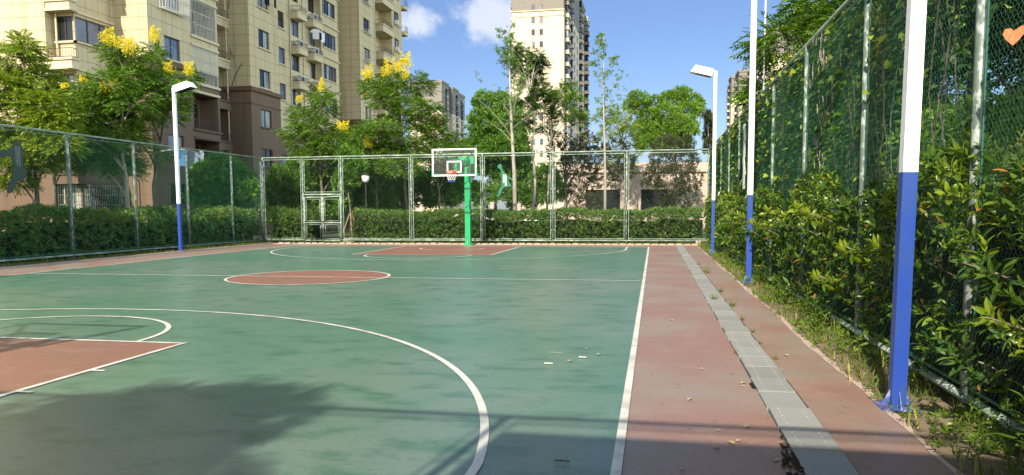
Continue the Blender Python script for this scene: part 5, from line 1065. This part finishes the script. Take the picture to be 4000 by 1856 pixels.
# ------------------------------------------------------------------ climbers on the overgrown fence
def climber(y0, y1, z0, z1, n, label, gold=.02, seed=0, over=True, dx=.16):
    rs = np.random.RandomState(seed); r = empty('climbing_vine', (10.0, (y0+y1)/2, 0), label, 'climber'); org = np.array([10.0, (y0+y1)/2, 0])
    mb = MB()
    for i in range(int((y1-y0)*5)):
        y = rs.uniform(y0, y1); pts = []; zt = rs.uniform(z0+.6, z1)
        for k in range(7): pts.append(np.array([10.05+rs.uniform(-.02, .05), y+.18*math.sin(k*1.3+i)+rs.normal(0, .03), z0*.4+(zt-z0*.4)*k/6])-org)
        mb.tube(pts, .006, 4, 0, False)
    mb.build('stems', 'bark', r)
    y = rs.uniform(y0, y1, n); z = z0+(z1-z0)*rs.rand(n)**.75; dens = np.sin(y*1.9+seed)*np.sin(z*1.5+y*.6)+.35*np.sin(y*5.1); keep = rs.rand(n) < np.clip(.75+.6*dens, .12, 1); y, z = y[keep], z[keep]; n = len(y)
    x = 10.04+rs.exponential(dx, n)-.03; P = np.stack([x, y, z], 1)-org
    dd = np.stack([-rs.uniform(.2, 1, n), rs.normal(0, .6, n), -rs.uniform(.1, .9, n)], 1); Fr = frames(dd, rs.normal(0, .5, n)); S = rs.uniform(.055, .105, n)
    gm = rs.rand(n) < gold*(1+2*(z > z1-.5))
    a = MB(); a.grid(place(HEART[0], P[~gm], Fr[~gm], S[~gm]), HEART[1]); a.build('leaves', 'vine_leaf', r)
    b = MB(); b.grid(place(HEART[0], P[gm]-[.08, 0, 0], Fr[gm], S[gm]*1.15), HEART[1]); b.build('golden_leaves', 'vine_gold', r)
    return r
climber(11.5, 17.1, 1.2, 3.9, 5200, 'climbers over the last bays of the fence by the far corner', seed=1)
climber(5.6, 11.5, 1.2, 4.0, 6400, 'climbers behind the torn pale strip of cloth on the fence', .03, 2)
climber(.2, 5.6, 1.3, 4.15, 4600, 'climbers with golden leaves at the rail just past the middle pole', .04, 3)
climber(-3.6, .2, 1.3, 4.1, 2600, 'climbers round the post where yellow leaves hang from the rail', .03, 4)
climber(-6.9, -3.6, 1.5, 4.1, 1500, 'climbers in the bay with curling dried tendrils', .03, 5, dx=.3)
climber(-9.6, -7.0, 2.6, 4.1, 900, 'thin climbers behind the closest pole', .05, 6, dx=.3)
# dried curling tendrils
tb = MB(); rt = random.Random(5)
for i in range(46):
    y = -4.9+.10*math.sin(i*1.7)+rt.gauss(0, .16)+(.8 if i % 7 == 0 else 0); z = rt.uniform(1.7, 4.0); R_ = rt.uniform(.05, .12); a0 = rt.uniform(0, 6); n_ = 7; pts = [(9.96, y+R_*math.cos(a0+k*.45)*.6, z+R_*math.sin(a0+k*.45)) for k in range(n_)]; tb.tube(pts, .0035, 4, 0, False)
tag(tb.build('dried_vine', 'bark_pale', None, loc=(9.96, -4.6, 0)), 'pale dried tendrils curling down one bay of the fence', 'tendrils')
# torn strip of cloth
sb = MB(); pts = [(3.92, 3.62), (3.86, 3.2), (3.95, 2.8), (3.84, 2.35), (3.92, 2.0)]
for i in range(4):
    (ya, za), (yb, zb) = pts[i], pts[i+1]; wa, wb = .09+.03*(i % 2), .08+.03*((i+1) % 2)
    sb.add([(9.93, ya-wa, za), (9.91, ya+wa, za), (9.92, yb+wb, zb), (9.95, yb-wb, zb), (9.937, ya-wa, za), (9.917, ya+wa, za), (9.927, yb+wb, zb), (9.957, yb-wb, zb)], [(0, 1, 2, 3), (7, 6, 5, 4), (1, 5, 6, 2), (0, 3, 7, 4)])
tag(sb.build('torn_strip', 'net_white', None, loc=(9.93, 3.9, 0)), 'torn pale strip of cloth hanging on the overgrown fence', 'cloth strip')

# ------------------------------------------------------------------ weeds
def weeds(name, n, x0, x1, y0, y1, mt, hs, seed, label, yexp=1.):
    rs = np.random.RandomState(seed); x = x0+(x1-x0)*rs.rand(n)**.8; y = y0+(y1-y0)*rs.rand(n)**yexp
    cl = np.sin(y*2.1+seed)+.7*np.sin(y*5.3)+.5*np.sin(x*9); k = rs.rand(n) < np.clip(.5+.35*cl, .06, 1); x, y = x[k], y[k]; n = len(x)
    hh = rs.uniform(.4, 1, n)*hs; a = rs.uniform(0, 6.28, n); ln = rs.uniform(.2, .9, n)*hh
    c, s = np.cos(a), np.sin(a); w_ = .004+.003*rs.rand(n); z0 = np.full(n, -.02)
    V = np.stack([np.stack([x-s*w_, y+c*w_, z0], 1), np.stack([x+s*w_, y-c*w_, z0], 1), np.stack([x+c*ln*.35+s*w_, y+s*ln*.35-c*w_, z0+hh*.65], 1), np.stack([x+c*ln*.35-s*w_, y+s*ln*.35+c*w_, z0+hh*.65], 1), np.stack([x+c*ln, y+s*ln, z0+hh*.92], 1)], 1)
    mb = MB(); mb.grid(V, [(0, 1, 2, 3)]); mb.grid(V[:, [3, 2, 4]], [(0, 1, 2)])
    return tag(mb.build(name, mt), label, 'grass', kind='stuff')
weeds('grass', 6000, 9.42, 10.35, -14, 6, 'grass_blade', .20, 1, 'tufts of grass growing along the foot of the overgrown fence')
weeds('grass', 3000, 9.42, 10.3, 6, 17, 'grass_blade', .18, 2, 'low grass at the far end of the weedy strip')
weeds('grass', 5000, -10.9, -9.5, -2, 16, 'grass_blade', .16, 3, 'grass along the foot of the shaded fence')
weeds('grass', 5000, -10.5, 9.5, 16.1, 17.3, 'grass_blade', .10, 4, 'short grass along the foot of the far fence')
# small broad-leaved ground weeds
def ground_weeds(n, x0, x1, y0, y1, seed, label, sc=.07):
    rs = np.random.RandomState(seed); P = np.stack([x0+(x1-x0)*rs.rand(n), rs.uniform(y0, y1, n), rs.uniform(0, .12, n)], 1)
    cl = np.sin(P[:, 1]*1.7+seed)+.8*np.sin(P[:, 1]*4.1+2); k = rs.rand(n) < np.clip(.42+.4*cl, .03, 1); P = P[k]; P[:, 2] *= (.3+.9*np.clip(cl[k], 0, 2)); n = len(P)
    dd = rs.normal(0, .6, (n, 3)); dd[:, 2] = 1; mb = MB(); Fr = frames(dd, rs.uniform(0, 6, n)); mb.grid(place(SPR[2][0], P, Fr, rs.uniform(.6, 1.3, n)*sc), SPR[2][1])
    return tag(mb.build('ground_cover', 'weed_leaf'), label, 'weeds', kind='stuff')
ground_weeds(4200, 9.44, 10.3, -14, 16.5, 1, 'low leafy weeds along the foot of the overgrown fence')
ground_weeds(700, -10.6, -9.6, -1, 16, 2, 'low leafy weeds at the foot of the shaded fence')
ground_weeds(420, -10.4, 9.4, 16.4, 17.1, 3, 'scattered weeds at the foot of the far fence')
# upright herbs, each a plant
def herb(seed, H):
    r = np.random.RandomState(seed); mb = MB(); top = np.array([r.normal(0, .05), r.normal(0, .05), H]); mb.tube([(0, 0, -.03), top*.5, top], [.005, .004, .002], 4, 1, False)
    n = int(H*46)+8; t = np.linspace(.15, 1, n); a = np.arange(n)*2.4; P = top*t[:, None]; dd = np.stack([np.cos(a), np.sin(a), .35+t*.5], 1); lv, lf = big_leaf(); lv = lv*[1, .62, 1]
    mb.grid(place(lv, P, frames(dd), (.16-.09*t)*(.7+.5*r.rand(n))), lf); return mb
HB = []
HP = [(9.80, -5.0, .62), (9.72, -5.35, .55), (9.86, -5.7, .7), (9.70, -6.3, .42), (9.83, -7.6, .5), (9.78, -8.1, .38), (9.88, -4.4, .5), (9.75, -3.6, .4), (9.83, -2.6, .45), (9.86, -10.35, .42), (9.72, -10.9, .34), (9.9, -11.3, .5), (9.66, -11.5, .28), (9.95, -10.75, .3), (9.82, -1.2, .4), (9.8, .8, .42), (9.85, 2.4, .4), (9.62, -7.0, .22), (9.6, -8.6, .2), (9.78, 4.0, .4), (9.55, -11.9, .3), (9.75, -12.2, .4)]
for i, (x, y, H) in enumerate(HP):
    if i < 4: o = herb(i, [.62, .5, .4, .3][i]).build('weed_plant', ['weed_leaf', 'weed_leaf'], None); HB.append(o)
    else: o = HB[i % 4].copy(); col.objects.link(o)
    o.location = (x, y, -.01); o.rotation_euler = (0, 0, i*1.3); s_ = H/[.62, .5, .4, .3][i % 4]; o.scale = (s_, s_, s_)
    tag(o, 'upright narrow-leaved weed in the strip at the foot of the overgrown fence', 'weed', 'upright weeds along the overgrown fence')
# tufts in the joints of the covers
def tuft(seed):
    rs = np.random.RandomState(seed); n = 40; a = rs.uniform(0, 6.28, n); hh = rs.uniform(.05, .14, n); ln = rs.uniform(.02, .12, n); w_ = .0035; c, s = np.cos(a), np.sin(a); x = rs.normal(0, .015, n); y = rs.normal(0, .03, n); z = np.zeros(n)
    V = np.stack([np.stack([x-s*w_, y+c*w_, z], 1), np.stack([x+s*w_, y-c*w_, z], 1), np.stack([x+c*ln, y+s*ln, hh], 1)], 1); mb = MB(); mb.grid(V, [(0, 1, 2)]); return mb
t0 = tuft(1).build('grass_tuft', 'grass_blade')
for i, (x, y, s_) in enumerate([(8.93, 2.2, 2.0), (8.92, -1.9, 1.0), (8.72, -3.1, 1.2), (8.93, -3.9, 1.2), (8.91, -5.4, .7), (8.92, -6.4, .6), (8.93, -8.1, .6), (8.92, 4.8, .8), (8.58, -7.8, .4), (8.91, -7.2, .4)]):
    o = t0 if i == 0 else t0.copy()
    if i: col.objects.link(o)
    o.location = (x, y, .0); o.rotation_euler = (0, 0, i); o.scale = (s_,)*3; tag(o, 'tuft of grass sprouting from a joint beside the grey drain covers', 'grass tuft', 'grass tufts beside the drain covers')
# ------------------------------------------------------------------ litter
lt = random.Random(8)
def small(name, mb, m, x, y, z, rz, label, cat, group=None):
    o = mb.build(name, m); o.location = (x, y, z); o.rotation_euler = (0, 0, rz); return tag(o, label, cat, group)
lp = None
for i, (x, y) in enumerate([(6.9, -8.6), (7.15, -8.2), (7.0, -7.9), (8.15, -10.7), (8.3, -10.9), (8.2, -8.7), (8.0, -9.9), (6.3, -6.0), (7.9, -6.0), (8.0, -5.6), (8.2, -7.2), (7.8, -4.0), (5.5, -4.9), (4.2, -1.5), (2.2, -3.0), (-2.0, -2.2), (-5.5, 2.0), (-8.7, 4.5), (-8.4, 5.6), (5.6, 1.8), (3.4, 4.6), (-3.2, 8.4), (8.25, -11.0), (8.35, -10.6), (8.1, -11.1), (9.52, -9.3), (9.6, -9.6), (9.7, -9.2), (9.55, -10.2), (9.75, -10.3), (9.62, -8.4), (9.5, -7.6), (9.66, -6.7), (9.55, -5.9), (9.1, -7.9), (9.2, -5.2), (8.5, -9.35), (8.52, -9.2), (8.45, -11.3), (8.5, -11.6), (7.9, -11.5)]):
    if lp is None:
        mb = MB(); mb.add([(0, 0, 0), (.02, .014, .006), (.045, .004, .002), (.022, -.014, .007)], [(0, 1, 2, 3)]); mb.add([(0, 0, .001), (-.012, 0, .003), (-.012, .001, .003)], [(0, 1, 2)]); lp = mb.build('fallen_leaf', 'dry_leaf_tan'); o = lp
    else: o = lp.copy(); col.objects.link(o)
    o.location = (x, y, .017 if x < 7.5 else .006); o.rotation_euler = (0, 0, lt.uniform(0, 6)); o.scale = (lt.uniform(.8, 1.7),)*3
    tag(o, 'small dry tan leaf lying on the court floor or the strip beside it', 'leaf', 'dry leaves scattered on and beside the court')
def strip_(L_, w_): mb = MB(); mb.box(-L_/2, L_/2, -w_/2, w_/2, 0, .004); mb.box(-L_/2, -L_/2+.012, -w_/2, w_/2, .004, .007); return mb
small('paper_strip', strip_(.08, .016), 'bin_paper', 6.72, -8.72, .018, .05, 'short cream paper strip on the green paint, the one closer to the viewer', 'litter')
small('paper_strip', strip_(.075, .015), 'bin_paper', 7.02, -8.36, .018, .0, 'short white paper strip on the green paint near the sideline', 'litter')
mb = MB(); mb.tube([(0, 0, .003), (.06, .01, .004), (.14, -.01, .003)], .0018, 5, 0); small('twig', mb, 'dry_leaf_tan', 6.65, -8.15, .016, -.15, 'thin pale twig lying on the green court', 'twig')
mb = MB(); mb.tube([(0, 0, .004), (.1, .02, .005), (.2, .0, .004)], .002, 5, 0); small('twig', mb, 'bark', 7.35, -7.6, .016, -.2, 'thin dark twig lying across the white sideline', 'twig')
mb = MB(); mb.tube([(0, 0, .006), (.05, .0, .008), (.09, .004, .006)], .006, 5, 0); small('twig', mb, 'bark', 7.15, -11.55, .016, 0, 'short dark stick in the shade at the bottom of the court', 'twig')
mb = MB(); mb.box(-.3, .3, -.12, .12, 0, .05); mb.box(-.28, .28, -.10, .10, .05, .055); small('paving_slab', mb, 'slab_grey', -1.3, 16.0, -.01, .02, 'grey slab lying at the foot of the far fence beside the hoop pole', 'slab')
mb = MB(); mb.box(-.1, .1, -.1, .1, 0, .16); mb.box(-.08, .08, -.08, .08, .16, .17); small('concrete_block', mb, 'stone_pink', 9.55, 16.6, -.01, .1, 'small pinkish block in the far corner of the court', 'block')
# heart leaf hanging in the wire
mb = MB(); lv, lf = HEART
o_ = [(.0, .0), (-.045, .035), (-.085, .065), (-.055, .10), (-.015, .115), (.0, .095), (.02, .115), (.055, .112), (.085, .075), (.06, .03)]
pts = [(0, -.12), (-.05, -.05), (-.075, .02), (-.06, .075), (-.02, .08), (-.004, .05), (.018, .062), (.05, .095), (.078, .07), (.07, .0), (.04, -.06)]
mb.prism([(a*1.05, b*1.05) for a, b in pts], 0, .003, 0, lambda u, v, w_: (-.4*abs(u)*.4+w_, -u*1.7, v)); hl = mb.build('heart_leaf', 'dry_leaf'); hl.location = (9.93, -10.60, 2.60); hl.rotation_euler = (0, .25, 1.1); hl.scale = (.44, .44, .56)
sm = MB(); sm.tube([(0, -.07, .06), (.0, -.16, .14), (.01, -.3, .26)], .0035, 5, 0); sm.build('stalk', 'dry_leaf_tan', hl)
tag(hl, 'dried orange heart-shaped leaf hanging in the wire', 'leaf')

# ------------------------------------------------------------------ player cut-outs on the fences
def cutout(name, outline, f, th, m, label, bars, barmat='sign_white'):
    mb = MB(); mb.prism(outline, 0, th, 0, f); o = mb.build(name, m); tag(o, label, 'sign')
    b = MB()
    for (u0, u1, v0, v1) in bars: b.prism([(u0, v0), (u1, v0), (u1, v1), (u0, v1)], -.006, -.001, 0, f)
    b.build('lettering', barmat, o); return o
ply = [(.05, 1.42), (.12, 1.48), (.2, 1.46), (.24, 1.38), (.22, 1.30), (.27, 1.20), (.36, 1.10), (.44, 1.0), (.52, .92), (.66, .84), (.72, .76), (.70, .74), (.60, .80), (.50, .84), (.52, .74), (.58, .64), (.66, .54), (.64, .48), (.52, .46), (.40, .44), (.30, .42), (.24, .34), (.20, .22), (.14, .1), (.06, 0), (0, .04), (.04, .14), (.06, .26), (.12, .38), (.2, .50), (.22, .62), (.20, .76), (.2, .9), (.2, 1.06), (.18, 1.2), (.12, 1.26), (.05, 1.30), (.02, 1.36)]
po = cutout('player_cutout', ply, lambda u, v, w_: (.80+u, 17.12+w_, 2.05+v), .012, 'silhouette_green', 'green cut-out of a basketball player with two white bars fixed to the far fence', [(.285, .335, .64, 1.0), (.375, .425, .50, 1.0)])
mb = MB(); mb.prism([(.365, .44), (.425, .42), (.44, .5), (.375, .5)], -.009, -.007, 0, lambda u, v, w_: (.80+u, 17.12+w_, 2.05+v)); mb.build('dark_tab', 'sign_black', po)
big = [(0.165, 1.351), (0.292, 1.465), (0.412, 1.372), (0.501, 1.204), (0.456, 0.701), (0.566, 0.606), (0.568, 0.404), (0.391, 0.297), (0.252, 0.267), (0.136, 0.114), (0.034, -0.074), (-0.144, -0.094), (-0.15, 0.033), (-0.033, 0.233), (0.064, 0.433), (0.117, 0.682), (0.073, 0.902), (-0.008, 0.994), (-0.075, 0.962), (-0.152, 0.909), (-0.245, 0.901), (-0.318, 0.939), (-0.345, 1.009), (-0.315, 1.086), (-0.24, 1.14), (-0.147, 1.151), (-0.072, 1.114), (-0.01, 1.178), (0.083, 1.246)]
bars = []
for (u_, za, zb) in [(0.212, 1.269, 0.809), (0.254, 1.272, 0.725), (0.303, 1.276, 0.728), (0.351, 1.28, 0.73)]:
    q = random.Random(int(u_*1000)); z = za
    while z > zb:
        h_ = q.uniform(.02, .05); bars.append((u_, u_+.022, z-h_, z)); z -= h_+.014
cutout('player_cutout', big, lambda u, v, w_: (-10.56-w_, 2.85+u, 2.15+v), .012, 'silhouette_dark', 'dark green player cut-out with columns of small white writing on the shaded fence', bars, 'slab_grey')

# ------------------------------------------------------------------ things beyond the far fence
def car(x, y, rz, body, label, name='parked_car'):
    r = empty(name, (x, y, -.13), label, 'car', rz=rz)
    prof = [(-2.1, .32), (-2.15, .62), (-2.05, .85), (-1.55, .95), (-.95, 1.36), (-.2, 1.44), (.55, 1.38), (1.15, .98), (1.85, .88), (2.12, .66), (2.15, .34)]
    mb = MB(); n = len(prof)
    for sgn in (-1, 1):
        pass
    ws = [.80, .84, .86, .84, .60, .58, .60, .80, .82, .82, .78]
    v = [(px, -w_, pz) for (px, pz), w_ in zip(prof, ws)]+[(px, w_, pz) for (px, pz), w_ in zip(prof, ws)]
    F = [(i, i+1, n+i+1, n+i) for i in range(n-1)]+[tuple(reversed(range(n))), tuple(range(n, 2*n)), (n-1, 0, n, 2*n-1)]
    mb.add(v, F); mb.build('body', body, r)
    gb = MB()
    for sg in (-1, 1): gb.add([(-1.35, sg*.842, .97), (-.9, sg*.66, 1.30), (.5, sg*.655, 1.32), (1.02, sg*.82, .98)], [(0, 1, 2, 3)]); 
    gb.add([(-1.56, -.7, 1.0), (-1.56, .7, 1.0), (-.98, .5, 1.34), (-.98, -.5, 1.34)], [(0, 1, 2, 3)]); gb.add([(1.14, -.7, 1.01), (1.14, .7, 1.01), (.6, .5, 1.36), (.6, -.5, 1.36)], [(0, 1, 2, 3)])
    gb.build('windows', 'glass_dark', r)
    for wx in (-1.3, 1.35):
        for sg in (-1, 1):
            wb = MB(); wb.tube([(wx, sg*.70, .33), (wx, sg*.88, .33)], .32, 20); wo_ = wb.build('wheel', 'tyre', r); hb = MB(); hb.tube([(wx, sg*.88, .33), (wx, sg*.885, .33)], .19, 14); hb.build('rim', 'galv', wo_)
    for sg in (-1, 1):
        lb = MB(); lb.box(2.02, 2.16, sg*.62-.14, sg*.62+.14, .62, .74); lb.build('headlight', 'globe_white', r); lb = MB(); lb.box(-2.16, -2.06, sg*.62-.12, sg*.62+.12, .7, .82); lb.build('tail_light', 'lamp_red', r)
    return r
car(-2.6, 27.0, .0, 'car_silver', 'silver car parked beyond the hedge behind the green hoop pole')
car(.9, 31.2, math.pi, 'car_white', 'white car partly hidden beyond the hedge near the pink pillars')
for i, (x, y, lab) in enumerate([(-1.18, 25.3, 'slim pink stone pillar beyond the hedge next to the silver car'), (.21, 25.5, 'wider pink stone pillar beyond the hedge under the player cut-out')]):
    w_ = .10 if i == 0 else .2; mb = MB(); mb.box(-w_, w_, -.12, .12, -.15, 1.86-.1*i); mb.box(-w_-.02, w_+.02, -.14, .14, 1.86-.1*i, 1.92-.1*i)
    if i: mb.box(-.008, .008, -.135, -.12, 0, 1.7)
    o = mb.build('stone_pillar', 'stone_pink'); o.location = (x, y, 0); tag(o, lab, 'pillar')
# lantern
r = empty('garden_lantern', (-6.46, 19.8, -.1), 'white globe garden lantern on a dark post behind the far fence', 'lamp')
mb = MB(); mb.tube([(0, 0, 0), (0, 0, 2.98)], .035, 8); mb.tube([(0, 0, 0), (0, 0, .3)], .07, 8); mb.tube([(0, 0, 2.95), (0, 0, 3.0)], .12, 10); mb.build('post', 'dark_metal', r)
mb = MB(); mb.tube([(0, 0, 3.0), (0, 0, 3.06), (0, 0, 3.2), (0, 0, 3.33)], [.10, .15, .19, .19], 12); mb.build('globe', 'globe_white', r, True)
mb = MB(); mb.tube([(0, 0, 3.33), (0, 0, 3.36), (0, 0, 3.42), (0, 0, 3.47)], [.22, .22, .10, .02], 12); mb.build('cap', 'dark_metal', r)
# low grey building with two dark openings
r = empty('low_building', (6.0, 40.2, -.15), 'low grey-pink service building with two dark openings beyond the far fence', 'building', rz=.09)
def lb_(name, m, *boxes):
    mb = MB()
    for b in boxes: mb.box(*b)
    return mb.build(name, m, r)
x0, x1, D = -4.6, 6.4, 5.5
lb_('wall', 'stone_pink', (x0, -3.3, 0, .3, 0, 4.3), (-.75, .75, 0, .3, 0, 4.3), (3.3, x1, 0, .3, 0, 4.3), (-3.3, -.75, 0, .3, 3.05, 4.3), (.75, 3.3, 0, .3, 3.05, 4.3), (-3.3, -.75, 0, .3, 0, 1.35), (.75, 3.3, 0, .3, 0, 1.35), (x0, x0+.3, .3, D, 0, 4.3), (x1-.3, x1, .3, D, 0, 4.3), (x0+.3, x1-.3, D-.3, D, 0, 4.3))
lb_('cornice', 'stone_pink', (x0-.2, x1+.2, -.2, D+.2, 4.3, 4.5), (x0-.1, x1+.1, -.1, D+.1, 4.5, 5.0))
for (a, b) in ((-3.3, -.75), (.75, 3.3)):
    w_ = lb_('window', 'frame_dark', (a, a+.07, .12, .2, 1.35, 3.05), (b-.07, b, .12, .2, 1.35, 3.05), ((a+b)/2-.03, (a+b)/2+.03, .12, .2, 1.35, 3.05), (a, b, .12, .2, 2.98, 3.05)); mb = MB(); mb.box(a+.07, b-.07, .15, .17, 1.35, 2.98); mb.build('pane', 'glass_dark', w_)
lb_('wall_joint', 'dark_metal', (x0, -3.3, -.004, -.001, 3.6, 3.62), (-.75, .75, -.004, -.001, 3.6, 3.62), (3.3, x1, -.004, -.001, 3.6, 3.62))
# tree stakes
def stakes(x, y, H, label, R_=.7, top=1.6):
    r = empty('tree_stakes', (x, y, -.1), label, 'stakes')
    for k in range(4):
        a = k*math.pi/2+.5; mb = MB(); mb.tube([(R_*math.cos(a), R_*math.sin(a), 0), (.05*math.cos(a), .05*math.sin(a), top)], .032, 7); mb.build('stake', 'wood_stake', r)
    mb = MB(); mb.tube([(.06, .0, top*.93), (0, .06, top*.93), (-.06, 0, top*.93), (0, -.06, top*.93), (.06, 0, top*.93)], .012, 5); mb.build('tie', 'wood_stake', r)
stakes(-7.55, 20.4, 0, 'wooden stakes propping a young tree right behind the gate', .55, 1.45)
stakes(-13.1, 6.4, 0, 'wooden stakes round the trunk at the picture edge behind the shaded fence', 1.0, 1.95)
make_tree('young_tree', 'broad', (-7.55, 20.4), [(.02, 0, 1.3), (-.1, 0, 2.6), (.05, 0, 4.0)], [(0, 0, 3.3, .7, .5), (.3, 0, 3.9, .6, .4), (-.4, .1, 3.0, .5, .4), (0, 0, 4.4, .6, .4)], [], 'young propped tree directly behind the gate', dens=1.2, size=1.1)
mb = MB(); n = 14
V = [(.75*math.cos(a)*rr_, .6*math.sin(a)*rr_, .32*(1-rr_)*(1+.2*math.sin(a*3))) for rr_ in (1., .75, .45, .2) for a in np.linspace(0, 6.283, n, endpoint=False)]; F = [(j*n+i, j*n+(i+1) % n, (j+1)*n+(i+1) % n, (j+1)*n+i) for j in range(3) for i in range(n)]+[tuple(range(3*n, 4*n))]
mb.add(V, F); o = mb.build('earth_mound', 'soil', None, True); o.location = (-7.5, 20.4, -.13); tag(o, 'little mound of bare earth at the foot of the propped tree', 'mound', kind='structure')
# wooden rail behind the overgrown fence
mb = MB(); mb.box(-.03, .03, -2.6, 2.6, 1.86, 1.98); mb.box(-.04, .04, -2.5, -2.42, 0, 1.86); mb.box(-.04, .04, 2.42, 2.5, 0, 1.86); o = mb.build('wooden_rail', 'bark_pale'); o.location = (12.35, -.3, -.1); tag(o, 'grey wooden rail on posts glimpsed behind the hedge next to the closest pole', 'rail')
